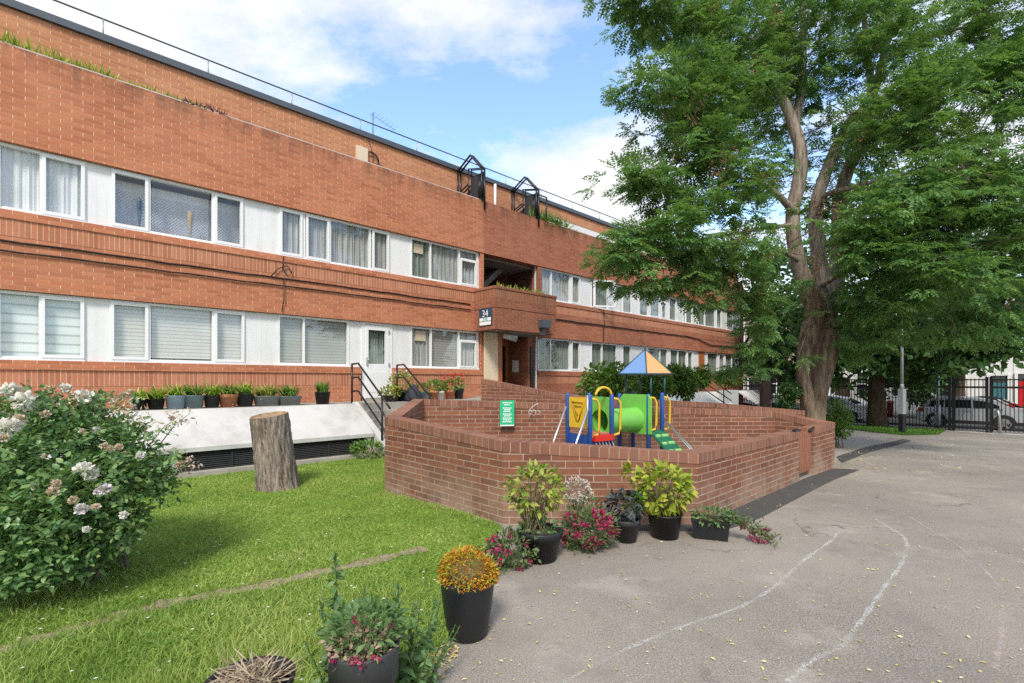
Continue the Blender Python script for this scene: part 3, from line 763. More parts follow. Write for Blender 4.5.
# ground floor door
d0, d1 = colt(361.5, US), colt(392, US)
door = MB(); zt, zb = 1.50, -.46
door.fbox(d0, d0+.11, US-.07, US+.02, zb, 1.555); door.fbox(d1-.11, d1, US-.07, US+.02, zb, 1.555); door.fbox(d0+.11, d1-.11, US-.07, US+.02, zt, 1.555)
door.fbox(d0+.11, d1-.11, US-.05, US+.03, zb+.01, .40)
gl0, gl1 = colt(368, US), colt(385, US)
door.fbox(d0+.11, gl0, US-.05, US+.03, .40, zt-.01); door.fbox(gl1, d1-.11, US-.05, US+.03, .40, zt-.01); door.fbox(gl0, gl1, US-.05, US+.03, 1.36, zt-.01); door.fbox(gl0, gl1, US-.05, US+.03, .40, .46)
door.fbox(d0+.18, d1-.18, US+.03, US+.036, -.3, .25)
dr = door.build('door', M['pvc'], bld)
b = MB(); b.face([F(gl0, US, .46), F(gl1, US, .46), F(gl1, US, 1.36), F(gl0, US, 1.36)]); b.build('pane', M['glass'], dr)
b = MB(); n = 30
for i in range(n):
    x0, x1 = gl0+(gl1-gl0)*i/n, gl0+(gl1-gl0)*(i+1)/n
    b.face([F(x0, US-.12+.02*math.sin(i*1.3), .44), F(x1, US-.12+.02*math.sin(i*1.3+1.3), .44), F(x1, US-.12+.02*math.sin(i*1.3+1.3), 1.38), F(x0, US-.12+.02*math.sin(i*1.3), 1.38)], [(x0, 0), (x1, 0), (x1, 1), (x0, 1)])
b.build('curtain', M['net_dark'], dr)
b = MB(); b.fbox(gl0-.07, gl0-.045, US+.03, US+.075, .42, .62); b.tube([F(gl0-.057, US+.075, .56), F(gl0+.06, US+.075, .56)], .011, 6); b.build('handle', M['grey_steel'], dr)
b = MB()
for z in (1.30, .40): b.fbox(d1-.13, d1-.09, US+.03, US+.05, z, z+.09)
b.build('hinge', M['grey_steel'], dr)
b = MB(); b.fbox(d0, d1, -.3, .06, -.56, -.462); b.build('threshold', M['concrete'], dr)
# brown far door
q0, q1 = colt(698.5, US), colt(704, US)
b = MB(); b.fbox(q0, q1, US-.05, US+.03, -.5, 1.55); b.build('door', M['wood_orange'], bld)
# ------------------------------------------------------------------ stairwell bay: recess, balcony, entrance
b = MB()
b.fbox(RZ0-.02, RZ0, -2.6, -.31, 1.5, 4.08); b.fbox(RZ1, RZ1+.2, -2.6, -.0, 1.5, 4.08); b.fbox(RZ0, RZ1, -2.8, -2.6, 1.5, 4.08)
b.build('recess_wall', M['brick_porch'], bld)
b = MB(); b.fbox(RZ0, RZ1, -2.6, -.31, 4.0, 4.08); b.fbox(RZ0, RZ1, -2.6, 0, 1.5, 1.6)
b.hexa([F(RZ0+.05, -1.0, 2.5), F(RZ0+1.75, -1.0, 3.98), F(RZ0+1.75, -2.4, 3.98), F(RZ0+.05, -2.4, 2.5)], [F(RZ0+.05, -1.0, 2.72), F(RZ0+1.5, -1.0, 4.0), F(RZ0+1.5, -2.4, 4.0), F(RZ0+.05, -2.4, 2.72)])
b.build('stair_soffit', M['soffit'], bld)
BT0, BT1, BU = 10.22, 12.92, 1.0
bal = MB(); bs = MB()
for z0, z1, off in ((1.56, 1.72, .02), (1.72, 2.22, 0), (2.22, 2.475, .014), (2.775, 2.85, .035)):
    bal.fbox(BT0-off, BT1+off, BU-.22, BU+off, z0, z1)
    bal.fbox(BT0-off, BT0+.22, .05, BU-.22, z0, z1); bal.fbox(BT1-.22, BT1+off, .05, BU-.22, z0, z1)
bs.fbox(BT0-.016, BT1+.016, BU-.22, BU+.016, 2.475, 2.775, 2.475)
bs.fbox(BT0-.016, BT0+.22, .05, BU-.22, 2.475, 2.775, 2.475); bs.fbox(BT1-.22, BT1+.016, .05, BU-.22, 2.475, 2.775, 2.475)
bw = bal.build('balcony', M['brick_porch'], bld); bs.build('soldier_course', M['soldier_porch'], bw)
b = MB(); b.fbox(BT0+.22, BT1-.22, .05, BU-.22, 1.58, 1.7); b.build('balcony_floor', M['soffit'], bw)
# entrance
b = MB(); b.fbox(12.62, RZ1, -1.4, -.02, -1.6, 1.56); b.build('entrance_wall', M['brick_porch'], bld)
b = MB(); b.fbox(RZ0, 12.62, -1.7, -1.42, -1.6, 1.56); b.fbox(RZ0, 12.62, -1.42, 0, 1.5, 1.56); b.build('entrance_lining', M['soffit'], bld)
b = MB(); b.fbox(RZ0-.05, RZ0+.50, .05, .12, -.05, 1.555); b.build('cream_panel', M['cream'], bld)
b = MB(); b.fbox(RZ0+.50, RZ0+.66, -.1, .14, -.25, 1.555); b.fbox(RZ0+.66, RZ0+.72, -1.4, -.1, -.25, 1.555); b.build('entrance_frame', M['wood_orange'], bld)
ed = MB(); e0, e1 = 11.5, 12.6; ev = -1.02
ed.fbox(e0, e0+.12, ev-.08, ev, -.45, 1.5); ed.fbox(e1-.12, e1, ev-.08, ev, -.45, 1.5); ed.fbox(e0+.12, e1-.12, ev-.08, ev, 1.25, 1.5); ed.fbox(e0+.12, e1-.12, ev-.08, ev, -.45, -.1)
ed.fbox((e0+e1)/2-.09, (e0+e1)/2+.09, ev-.08, ev+.005, -.1, 1.25)
e = ed.build('entrance_door', M['wood_orange'], bld)
b = MB(); b.fbox(e0+.12, (e0+e1)/2-.09, ev-.06, ev-.04, -.1, 1.25); b.fbox((e0+e1)/2+.09, e1-.12, ev-.06, ev-.04, -.1, 1.25); b.build('pane', M['car_glass'], e)
b = MB(); b.fbox(12.60, 12.618, -.80, -.50, .32, .74); o = b.build('notice', M['sign_white']); tag(o, 'small white notice fixed to the brick side wall of the entrance', 'notice')
b = MB(); b.tube([F(12.95, .05, -.9), F(12.95, .05, 1.56)], .035, 8); b.build('downpipe', M['white_wall'], bld)
b = MB(); b.fbox(12.72, 12.88, -.02, .02, -.9, 1.2); b.build('entrance_gap_strip', M['black_paint'], bld)  # narrow black strip filling the gap beside the downpipe
# number plate on the balcony end
pl = thing('number_sign', 'blue and white number plate at the corner of the porch balcony', 'sign', F(BT0-.03, .45, 1.75))
PX = lambda t, u, z: F(BT0-.024-t, .30+u, z)
b = MB(); b.hexa([PX(0, 0, 1.68), PX(0, .60, 1.68), PX(.02, .60, 1.68), PX(.02, 0, 1.68)][::-1], [PX(0, 0, 2.20), PX(0, .60, 2.20), PX(.02, .60, 2.20), PX(.02, 0, 2.20)][::-1]); b.build('plate', M['sign_blue'], pl)
b = MB()
for u0, u1, z0, z1 in ((.03, .57, 1.70, 1.80), (.03, .22, 1.82, 1.92), (.40, .57, 1.82, 1.92)):
    b.face([PX(.024, u0, z0), PX(.024, u1, z0), PX(.024, u1, z1), PX(.024, u0, z1)])
b.build('white_field', M['sign_white'], pl)
b = MB(); b.face([PX(.025, .24, 1.79), PX(.025, .38, 1.79), PX(.025, .38, 1.93), PX(.025, .24, 1.93)]); b.build('blue_field', M['sign_cyan'], pl)
def text_mesh(name, body, size, mat, parent, xf, align='CENTER'):
    cu = bpy.data.curves.new(name, 'FONT'); cu.body = body; cu.size = size; cu.align_x = align; cu.extrude = .001; cu.resolution_u = 2
    tmp = bpy.data.objects.new(name, cu); COL.objects.link(tmp)
    me = bpy.data.meshes.new_from_object(tmp.evaluated_get(bpy.context.evaluated_depsgraph_get()))
    bpy.data.objects.remove(tmp); bpy.data.curves.remove(cu)
    for v in me.vertices: v.co = xf(v.co)
    me.materials.clear(); return link(name, me, mat, parent)
text_mesh('numerals', '34', .30, M['sign_white'], pl, lambda c: PX(.026+c.z, .30+c.x, 1.95+c.y))
# lamps and cameras of the porch
b = MB(); b.fbox(12.05, 12.42, BU+.03, BU+.24, 1.72, 1.98); b.fbox(12.15, 12.3, BU+.0, BU+.12, 1.5, 1.72)
o = b.build('flood_light', M['metal_dark']); tag(o, 'dark boxy flood light on the front of the brick porch balcony', 'light')
b = MB(); b.tube([F(10.95, .55, 1.45), F(11.35, .75, 1.36)], [.10, .12], 12); b.tube([F(11.05, .6, 1.44), F(11.05, .6, 1.57)], .03, 6)
o = b.build('security_camera', M['grey_steel']); tag(o, 'grey tubular security camera under the porch balcony', 'camera')
# alarm box and coil of cable on the terrace wall
ta = colt(361, SB)
b = MB(); b.fbox(ta-.17, ta+.17, SB+.01, SB+.09, 6.22, 6.72); o = b.build('alarm_box', M['cream']); tag(o, 'cream alarm box on the upper terrace brick wall', 'alarm box')
b = MB(); c = colt(371, SB)
for rr in (.2, .23): b.tube([F(c+rr*math.cos(a), SB+.05, 6.45+rr*math.sin(a)) for a in np.linspace(0, 2*PI, 20)], .012, 5)
b.tube([F(c-.1, SB+.05, 7.0), F(c+.05, SB+.05, 6.6), F(c+.02, SB+.05, 6.0)], .01, 5)
o = b.build('coiled_cable', M['black_paint']); tag(o, 'coil of black cable hanging beside the cream alarm box', 'cable')
# aerial
an = thing('tv_aerial', 'thin television aerial on the roof edge above the alarm box', 'aerial', F(colt(374, SB), SB-.3, 7.2))
t = colt(373, SB-.3)
b = MB(); b.tube([F(t, SB-.3, 7.2), F(t, SB-.3, 8.05)], .015, 6); b.build('mast', M['metal_dark'], an)
b = MB(); b.tube([F(t-.1, SB-.3, 8.0), F(t+.75, SB-.3, 7.78)], .006, 5)
for i in range(7): b.tube([F(t+i*.12, SB-.5, 8.0-i*.03), F(t+i*.12, SB-.1, 8.0-i*.03)], .004, 4)
b.build('yagi_array', M['metal_dark'], an)
# black cables along the facade
def cable(z, seed, t0, t1, u):
    rr = random.Random(seed); pts = []; t = t0
    while t < t1: pts.append(F(t, u+.012, z+rr.uniform(-.012, .012))); t += .35
    return pts
for z, lab in ((2.385, 'upper black cable drooping along the brick band between the window rows'), (2.215, 'lower black cable along the brick band between the window rows')):
    b = MB(); b.tube(cable(z, 3, -5, 10.15, .02), .016, 6)
    if z > 2.3:
        c = colt(282)
        b.tube([F(c+.02, .04, 2.9), F(c, .05, 2.6), F(c+.12, .07, 2.45), F(c+.2, .06, 2.55), F(c+.1, .06, 2.7), F(c-.1, .06, 2.6), F(c-.25, .05, 2.4)], .012, 5)
        b.tube([F(c+.02, .05, 2.4), F(c+.03, .05, 1.9), F(c-.02, .05, 1.6)], .01, 5)
    o = b.build('facade_cable', M['black_paint']); tag(o, lab, 'cable')
b = MB(); b.tube(cable(2.26, 5, 13.2, 24, .02)+[F(25, .04, 2.2), F(26.5, .04, 1.95), F(28, .04, 1.98), F(30.9, .04, 2.0)], .022, 6)
b.tube([F(16.9, .05, 2.9), F(16.95, .05, 2.3), F(16.85, .06, 2.1), F(16.9, .05, 1.6)], .016, 5)
o = b.build('facade_cable', M['black_paint']); tag(o, 'sagging black cable along the brick band right of the porch', 'cable')
# anti-climb cages on the terrace parapet
def cage(tj, label):
    c = thing('terrace_cage', label, 'cage', F(tj, -.6, 5.75), group='black steel cages on the terrace parapet')
    b = MB(); u0, um, u1 = SB+.02, -.52, .035; zr, zf, ul = 7.36, 6.75, 7.05; r = .034; dt = .12; ua = -.55
    for t in (tj, tj-dt):
        k_ = 0 if t == tj else 1
        b.tube([F(t, u1, 5.48 if k_ == 0 else 5.78), F(t, u1, zf)], r, 4); b.tube([F(t, um-.12, 5.75), F(t, um-.12, 6.95)], r*.8, 4); b.tube([F(t, u0, 5.9), F(t, u0, ul)], r, 4)
        b.tube([F(t, u0, ul), F(t, ua, zr), F(t, u1, zf)], r, 4); b.tube([F(t, um-.12, 6.93), F(t, u1, zf)], r*.7, 4); b.tube([F(t, u0, 6.25), F(t, um-.12, 6.45)], r*.8, 4)
        b.tube([F(t, u0, 5.95), F(t, u1, 5.78)], r*.8, 4)
    for u, z in ((u1, zf), (ua, zr), (u0, ul), (u1, 5.79)): b.tube([F(tj, u, z), F(tj-dt, u, z)], r*.8, 4)
    b.build('frame', M['black_paint'], c)
    b = MB()
    for i in range(20): u = u0+.05+i*(um-u0)/20; b.tube([F(tj-.02, u, 5.85), F(tj-.02, u, 6.1+.25*(u-u0)/(um-u0))], .014, 4)
    b.build('mesh_panel', M['black_paint'], c)
    b = MB()
    for i in range(22): u = um-.12+(u1-um+.12)*(i+.5)/22; b.tube([F(tj-.01, u, 5.80), F(tj-.01, u, 6.68)], .013, 4)
    b.build('mesh_panel', M['black_paint'], c)
    b = MB(); b.fbox(tj-.05, tj-.03, um-.08, u1-.28, 5.78, 6.62); b.build('screen_board', M['plastic_charcoal'], c)
    return c
cage(RZ0, 'left black gabled steel cage on the terrace parapet')
cage(RZ1, 'right black gabled steel cage on the terrace parapet beside the terrace rail')
r2 = thing('terrace_railing', 'short black railing frame on the parapet right of the steel cages', 'railing', F(colt(541), 0, 5.75))
b = MB(); a, c = colt(537), colt(547)
b.tube([F(a, -.02, 6.62), F(c, -.02, 6.62)], .03, 4); b.tube([F(c, -.02, 6.62), F(c, -.02, 5.6)], .03, 4); b.tube([F(a, -.02, 5.76), F(c, -.02, 5.76)], .03, 4); b.build('frame', M['black_paint'], r2)
# downpipe on the terrace wall between the cages
b = MB(); t = colt(494, SB); b.tube([F(t, SB+.06, 7.05), F(t, SB+.06, 5.6)], .05, 8); b.build('downpipe', M['white_wall'], bld)
# ================================================================== LIGHT WELL SLABS, STEPS, RAILS
LZ = -.52
def slab(t0, t1, label, mat='white_render'):
    s = thing('sloped_light_well_cover', label, 'concrete slab', F((t0+t1)/2, 1.3, -1.55), group='sloping white basement covers along the facade')
    b = MB()
    z2, u1, u2, th = -1.135, 1.27, 2.18, .095
    def quad(t0, t1, u0, u1, za0, za1, zb0, zb1):   # za at u0, zb at u1, lower/upper
        b.hexa([F(t0, u1, zb0), F(t1, u1, zb0), F(t1, u0, za0), F(t0, u0, za0)], [F(t0, u1, zb1), F(t1, u1, zb1), F(t1, u0, za1), F(t0, u0, za1)])
    quad(t0, t1, u1, u2, LZ-th, LZ-.004, z2-th+.02, z2)
    b.build('slab', M[mat], s)
    b = MB(); b.fbox(t0, t1, .03, u1, LZ-.2, LZ); b.build('ledge', M['concrete'], s)
    b = MB(); b.fbox(t0, t1-.05, u2-.17, u2-.1, -1.8, z2-.1)
    b.build('void', M['black_paint'], s)
    zb = -1.565
    n = int((t1-t0)/1.75)
    b = MB()
    for i in range(n+1):
        t = t1-.09-i*1.75
        if t > t0: b.fbox(t-.05, t+.05, u2-.10, u2-.03, zb-.1, z2-th+.01)
    b.build('pier', M['white_render'], s)
    for i in range(n):
        ta = t1-.09-i*1.75-.05; g = MB(); z = zb+.03
        while z < z2-.15:
            g.hexa([F(ta-1.65, u2-.06, z), F(ta, u2-.06, z), F(ta, u2-.09, z+.02), F(ta-1.65, u2-.09, z+.02)], [F(ta-1.65, u2-.06, z+.012), F(ta, u2-.06, z+.012), F(ta, u2-.09, z+.032), F(ta-1.65, u2-.09, z+.032)])
            z += .035
        for x in (ta-1.64, ta-.82, ta-.02): g.fbox(x-.012, x+.012, u2-.062, u2-.045, zb, z2-.12)
        g.build('vent_grille', M['plastic_charcoal'], s)
    b = MB(); b.fbox(t0, t1+.1, u2-.1, u2+.13, -1.85, zb+.02); b.build('kerb', M['concrete'], s)
    return s
TS = 5.72
slab(-4.6, TS, 'broad white sloping slab over dark vent grilles behind the tree stump')
slab(15.6, colt(722, 1.6), 'far white sloping slab seen over the play yard wall beside bushes', 'white_wall')
slab(colt(745, 1.6), colt(745, 1.6)+4, 'farthest white sloping slab near the end of the building by the railings', 'white_wall')
b = MB(); b.fbox(TS+1.65, RZ0-.4, .03, 1.3, -1.9, LZ); b.fbox(RZ0-.4, RZ1+2.2, .03, 3.4, -1.9, LZ+.05); o = b.build('raised_terrace', M['concrete']); o['kind'] = 'structure'
b = MB(); b.fbox(RZ1+.3, 15.6, 3.0, 3.3, -1.9, -.30); b.fbox(RZ1+.3, 15.6, .1, 3.0, -1.9, -.42)
o = b.build('planter_wall', M['brick_play']); tag(o, 'low brick planter wall below the windows right of the porch', 'planter')
stp = thing('entrance_steps', 'short flight of worn concrete steps up to the white door', 'steps', F(6.5, 1.8, -1.6))
b = MB()
for i in range(6):
    z = LZ-.175*i; b.fbox(TS+.18, TS+1.62, .03 if i == 0 else 1.25+.27*(i-1), 1.25+.27*i, -1.9, z)
b.build('tread', M['concrete'], stp)
b = MB(); b.hexa([F(TS+.03, 2.75, -1.9), F(TS+.18, 2.75, -1.9), F(TS+.18, .9, -1.9), F(TS+.03, .9, -1.9)], [F(TS+.03, 2.75, -1.46), F(TS+.18, 2.75, -1.46), F(TS+.18, 1.05, LZ+.02), F(TS+.03, 1.05, LZ+.02)])
b.build('stringer', M['white_render'], stp)
def handrail(t, label):
    h = thing('handrail', label, 'handrail', F(t, 1.8, -1.4), group='black tubular handrails beside the steps')
    ut, ub = .95, 2.42; b = MB(); r = .023
    ztop, zlow = LZ+.92, LZ-.175*4.2+.9
    b.tube([F(t, ut, LZ-.05), F(t, ut, ztop)], r, 8); b.tube([F(t, ub, -1.5), F(t, ub, zlow)], r, 8); b.build('post', M['black_paint'], h)
    for k in range(3):
        b = MB(); dz = -.32*k
        b.tube([F(t, ut, ztop+dz), F(t, ut+.33, ztop+dz+.01), F(t, ub, zlow+dz+.02), F(t, ub+.35, zlow+dz-.22)], r, 8); b.build('rail', M['black_paint'], h)
    return h
handrail(colt(352, .95), 'left black three bar handrail beside the white sloping slab')
handrail(colt(397, .95), 'right black three bar handrail running behind the potted geraniums')
for t, lab in ((colt(706, 1.6), 'black handrail in front of the far white sloping slab'), (colt(752, 1.6), 'black handrail at the farthest white sloping slab')):
    handrail(t+.0, lab)
b = MB(); b.fbox(colt(722, 2), colt(737.5, 2), 1.85, 2.05, -1.9, -.45); o = b.build('white_parapet', M['white_wall']); tag(o, 'square white rendered parapet between the two far sloping slabs', 'parapet')
# ramp wall behind the play yard
def wall_run(pts, th, mat, capmat, name, label, cat, sink=.4, cap_h=.11, inner_sign=1):
    """pts: (x, y, ztop) with z above world 0; a brick wall with a brick on edge coping"""
    w = thing(name, label, cat, (pts[0][0], pts[0][1], gz(pts[0][0], pts[0][1])))
    n = len(pts)
    def off(i, d):
        def nrm(a, c):
            v = Vector((c[0]-a[0], c[1]-a[1])).normalized(); return Vector((-v.y, v.x))
        if i == 0: q = nrm(pts[0], pts[1])
        elif i == n-1: q = nrm(pts[-2], pts[-1])
        else:
            a, c = nrm(pts[i-1], pts[i]), nrm(pts[i], pts[i+1]); q = (a+c).normalized(); q = q/max(.4, q.dot(a))
        return Vector((pts[i][0]+q.x*d, pts[i][1]+q.y*d))
    b = MB(); c = MB(); Ls = 0.0
    ov = .006
    for i in range(n-1):
        L = math.dist(pts[i][:2], pts[i+1][:2])
        a0, a1, b0, b1 = off(i, 0), off(i+1, 0), off(i, th), off(i+1, th)
        za, zb = pts[i][2], pts[i+1][2]; ga, gb = gz(*pts[i][:2])-sink, gz(*pts[i+1][:2])-sink
        t_a, t_b = za-cap_h, zb-cap_h
        P = lambda q, z: (q.x, q.y, z)
        u0, u1 = Ls, Ls+L
        b.face([P(a1, gb), P(a0, ga), P(a0, t_a), P(a1, t_b)], [(u1, gb), (u0, ga), (u0, t_a), (u1, t_b)])
        b.face([P(b0, ga), P(b1, gb), P(b1, t_b), P(b0, t_a)], [(u0, ga), (u1, gb), (u1, t_b), (u0, t_a)])
        if i == 0: b.face([P(a0, ga), P(b0, ga), P(b0, t_a), P(a0, t_a)], [(0, ga), (th, ga), (th, t_a), (0, t_a)])
        if i == n-2: b.face([P(b1, gb), P(a1, gb), P(a1, t_b), P(b1, t_b)], [(0, gb), (th, gb), (th, t_b), (0, t_b)])
        c0, c1, d0, d1 = off(i, -ov), off(i+1, -ov), off(i, th+ov), off(i+1, th+ov)
        c.face([P(c1, t_b), P(c0, t_a), P(c0, za), P(c1, zb)], [(u1, .1), (u0, .1), (u0, .1+cap_h), (u1, .1+cap_h)])
        c.face([P(d0, t_a), P(d1, t_b), P(d1, zb), P(d0, za)], [(u0, .1), (u1, .1), (u1, .1+cap_h), (u0, .1+cap_h)])
        c.face([P(c0, za), P(d0, za), P(d1, zb), P(c1, zb)][::-1] if False else [P(c1, zb), P(c0, za), P(d0, za), P(d1, zb)], [(u1, .08), (u0, .08), (u0, .32), (u1, .32)])
        c.face([P(c0, t_a), P(c1, t_b), P(d1, t_b), P(d0, t_a)])
        if i == 0: c.face([P(c0, t_a), P(d0, t_a), P(d0, za), P(c0, za)], [(0, .1), (th, .1), (th, .2), (0, .2)])
        if i == n-2: c.face([P(d1, t_b), P(c1, t_b), P(c1, zb), P(d1, zb)], [(0, .1), (th, .1), (th, .2), (0, .2)])
        Ls += L
    b.build('brickwork', mat, w); c.build('coping', capmat, w); return w
k = NT('coping brick'); 
wall_run([(-.75, 11.7, E+.05), (1.15, 10.2, E-.30), (4.6, 10.75, E-.49), (6.85, 11.3, E-.69)], .22, M['brick_play'], M['brick_cap'], 'ramp_wall', 'sloping brick ramp wall between the play yard and the porch', 'wall')
T = lambda py, p: E-(py-HORIZ)*p[1]/FPX
wall_run([(*GR, E-.775), (*P4, E-.745), (*P7, E-.585), (*P8, E-.335), (*P1, E-.52), (*P2, E-.645), (*P3, E-.775), (*GL, E-.775)], .21, M['brick_play'], M['brick_cap'], 'play_yard_wall', 'low dark red brick wall enclosing the play yard with brick on edge coping', 'wall')

# ornaments hanging behind the lattice window
for px, zt_, r_, mt, lab in ((139.5, 3.62, .10, 'sign_blue', 'dark blue pennant hanging inside the latticed upper window'), (190, 3.55, .11, 'straw', 'round tan wicker ornament hanging inside the latticed upper window')):
    c = F(colt(px, US-.06), US-.06, zt_); b = MB(); b.lathe((c.x, c.y, c.z-.62), [(.012, 0), (r_*.6, .22), (r_*.9, .42), (r_, .55), (r_*.6, .63), (.01, .65)], 14, .5, .5)
    o = b.build('hanging_ornament', M[mt]); tag(o, lab, 'ornament')
# ================================================================== PLAY YARD OBJECTS
# wooden gate
gt = thing('wooden_gate', 'small orange brown slatted timber gate in the play yard wall', 'gate', (GL[0], GL[1], gz(*GL)))
gd = Vector((dP[0], dP[1], 0)); gn = Vector((dP[1], -dP[0], 0))
def G(x, y, z): return Vector((GL[0], GL[1], 0))+gd*x-gn*y+Vector((0, 0, z))
b = MB(); gb = gz(*GL)+.09; gtp = E-.80
for i in range(6):
    x0 = .03+i*.112; q = lambda z: [G(x0, .03, z), G(x0+.098, .03, z), G(x0+.098, .055, z), G(x0, .055, z)]
    b.hexa(q(gb), q(gtp-random.uniform(0, .012)))
b.build('slat', M['wood_gate'], gt)
b = MB()
for z in (gb+.1, gtp-.14): b.hexa([G(.02, .058, z), G(.72, .058, z), G(.72, .1, z), G(.02, .1, z)], [G(.02, .058, z+.08), G(.72, .058, z+.08), G(.72, .1, z+.08), G(.02, .1, z+.08)])
b.build('cross_rail', M['wood_gate'], gt)
b = MB(); b.hexa([G(-.12, .01, gtp+.02), G(.1, .01, gtp+.02), G(.1, .06, gtp+.02), G(-.12, .06, gtp+.02)], [G(-.12, .01, gtp+.06), G(.1, .01, gtp+.06), G(.1, .06, gtp+.06), G(-.12, .06, gtp+.06)])
b.tube([G(.55, .02, gtp-.01), G(.8, .02, gtp+.03)], .022, 6); b.build('latch', M['black_paint'], gt)
# green notice on the inside of the back wall
sg = thing('green_sign', 'green rectangular notice with rows of white lettering on the play yard wall', 'sign', (-.05, 8.88, E-.6))
def onwall(px, py, y=8.875): return at(px, py, y)
b = MB(); yb = 8.865
P = [at(500, 426.3, yb), at(514.3, 425.8, yb), at(514.3, 400.3, yb), at(500, 400.6, yb)]
b.hexa([P[0], P[1], P[1]+Vector((0, .012, 0)), P[0]+Vector((0, .012, 0))], [P[3], P[2], P[2]+Vector((0, .012, 0)), P[3]+Vector((0, .012, 0))]); b.build('plate', M['sign_green'], sg)
b = MB(); yl = yb-.004; rr = random.Random(4)
for k_, py in enumerate((402.3, 404.3, 407.5, 409.3, 411.0, 413.6, 415.4, 417.6, 419.4, 421.3)):
    w_ = (4.6, 3.0, 4.2, 3.2, 3.6, 4.4, 3.4, 4.6, 4.0, 4.9)[k_]; x = 507.2-w_
    while x < 507.2+w_-.4:
        l = min(rr.uniform(.7, 2.0), 507.2+w_-x)
        b.face([at(x, py+1.0, yl), at(x+l, py+1.0, yl), at(x+l, py, yl), at(x, py, yl)]); x += l+.45
b.face([at(500.4, 426.2, yl), at(513.8, 425.8, yl), at(513.8, 424.7, yl), at(500.4, 425.0, yl)])
b.build('lettering', M['sign_white'], sg)
# chalk scribble
b = MB()
def stroke(ps, r=.005): b.tube([at(x, y, 8.872) for x, y in ps], r, 4)
stroke([(538, 403.3), (535.5, 404.8), (531.5, 407.5), (529, 411), (528.6, 413.3), (530.5, 414), (532.5, 412), (530.5, 410.2)])
stroke([(532.5, 410), (536, 410.5), (535, 413.5), (536, 414), (533, 416)])
stroke([(537.5, 410.2), (541.5, 412.4), (537.8, 414.4)])
o = b.build('graffiti_scribble', M['sign_white']); tag(o, 'pale scribbled graffiti beside the green notice on the brick wall', 'graffiti')
# climbing frame
pf = thing('climbing_frame', 'small toddler climbing frame with blue posts, lime tunnel, yellow panel and pointed roof', 'climbing frame', (1.5, 7.2, 0))
e1 = Vector((.84, .5426, 0)); e2 = Vector((-.5426, .84, 0)); up = Vector((0, 0, 1))
C0 = at(590, 400, 7.35); C0.z = 0
def Q(a, c, z): return C0+e1*a+e2*c+up*z
S = .53
def post(p, ztop, r=.037):
    b = MB(); b.lathe((p.x, p.y, 0), [(r, -.05), (r, ztop-.03), (r*.7, ztop), ], 12); b.build('post', M['play_blue'], pf)
zt = E-.195
dA = at(569.5, 400, 7.35); dA.z = 0
post(Q(0, 0, 0), E-.205); post(Q(0, S, 0), zt); post(Q(S*.86, 0, 0), E-.21); post(Q(S*.86, S, 0), zt)
dk = .70
def obox(name, a0, a1, c0, c1, z0, z1, mat, par=None):
    b = MB(); b.hexa([Q(a0, c0, z0), Q(a1, c0, z0), Q(a1, c1, z0), Q(a0, c1, z0)], [Q(a0, c0, z1), Q(a1, c0, z1), Q(a1, c1, z1), Q(a0, c1, z1)]); return b.build(name, mat, par or pf)
SW = S*.86
obox('deck', .0, SW, 0, S, dk-.16, dk, M['play_blue'])
obox('deck_top', .02, SW-.02, .02, S-.02, dk+.003, dk+.02, M['terracotta'])
yp = obox('yellow_panel', -.012, .012, .05, S-.05, dk+.10, dk+.575, M['play_yellow'])
b = MB()
Y = lambda c, z: Q(-.018, c, z)
for p, q in (((.12, .50), (.41, .50)), ((.12, .50), (.24, .21)), ((.41, .50), (.29, .21)), ((.29, .21), (.24, .21)), ((.18, .44), (.35, .44)), ((.35, .44), (.265, .29))):
    b.tube([Y(p[0], dk+p[1]), Y(q[0], dk+q[1])], .012, 5)
b.build('embossed_motif', plain('ochre groove', (.42, .24, .01), .5), yp)
obox('blue_side_panel', -.012, .012, .04, S-.04, dk-.34, dk-.05, M['play_blue'])
# stair on the left with silver rails
b = MB()
for i in range(3):
    b.hexa([Q(-.16*(i+1), .06, dk-.2*(i+1)), Q(-.16*i-.02, .06, dk-.2*(i+1)), Q(-.16*i-.02, S-.06, dk-.2*(i+1)), Q(-.16*(i+1), S-.06, dk-.2*(i+1))], [Q(-.16*(i+1), .06, dk-.2*(i+1)+.04), Q(-.16*i-.02, .06, dk-.2*(i+1)+.04), Q(-.16*i-.02, S-.06, dk-.2*(i+1)+.04), Q(-.16*(i+1), S-.06, dk-.2*(i+1)+.04)])
b.build('stair_tread', M['play_blue'], pf)
for c in (.0, S):
    b = MB(); b.tube([Q(-.03, c, dk+.42), Q(-.56, c, .0)], .017, 8); b.build('silver_handrail', M['silver_rail'], pf)
b = MB(); b.tube([Q(-.05, .0, zt-.02), Q(-.05, .0, dk+.1)], .014, 6); b.build('silver_handrail', M['silver_rail'], pf)
# yellow grab handles and arch
def handle(pts, r=.02):
    b = MB(); b.tube(pts, r, 8); b.build('yellow_handle', M['play_yellow'], pf)
for base in (Q(0, 0, 0), Q(SW, 0, 0)):
    o_ = e1*.17-e2*.02
    handle([base+up*(dk+.56), base+o_*.7+up*(dk+.545), base+o_+up*(dk+.47), base+o_+up*(dk+.08), base+o_*.8+up*(dk), base+up*(dk-.03)])
handle([Q(SW*.66-math.cos(a)*SW*.36, .02, zt-.03+.125*math.sin(a)) for a in np.linspace(0, PI, 12)], .02)
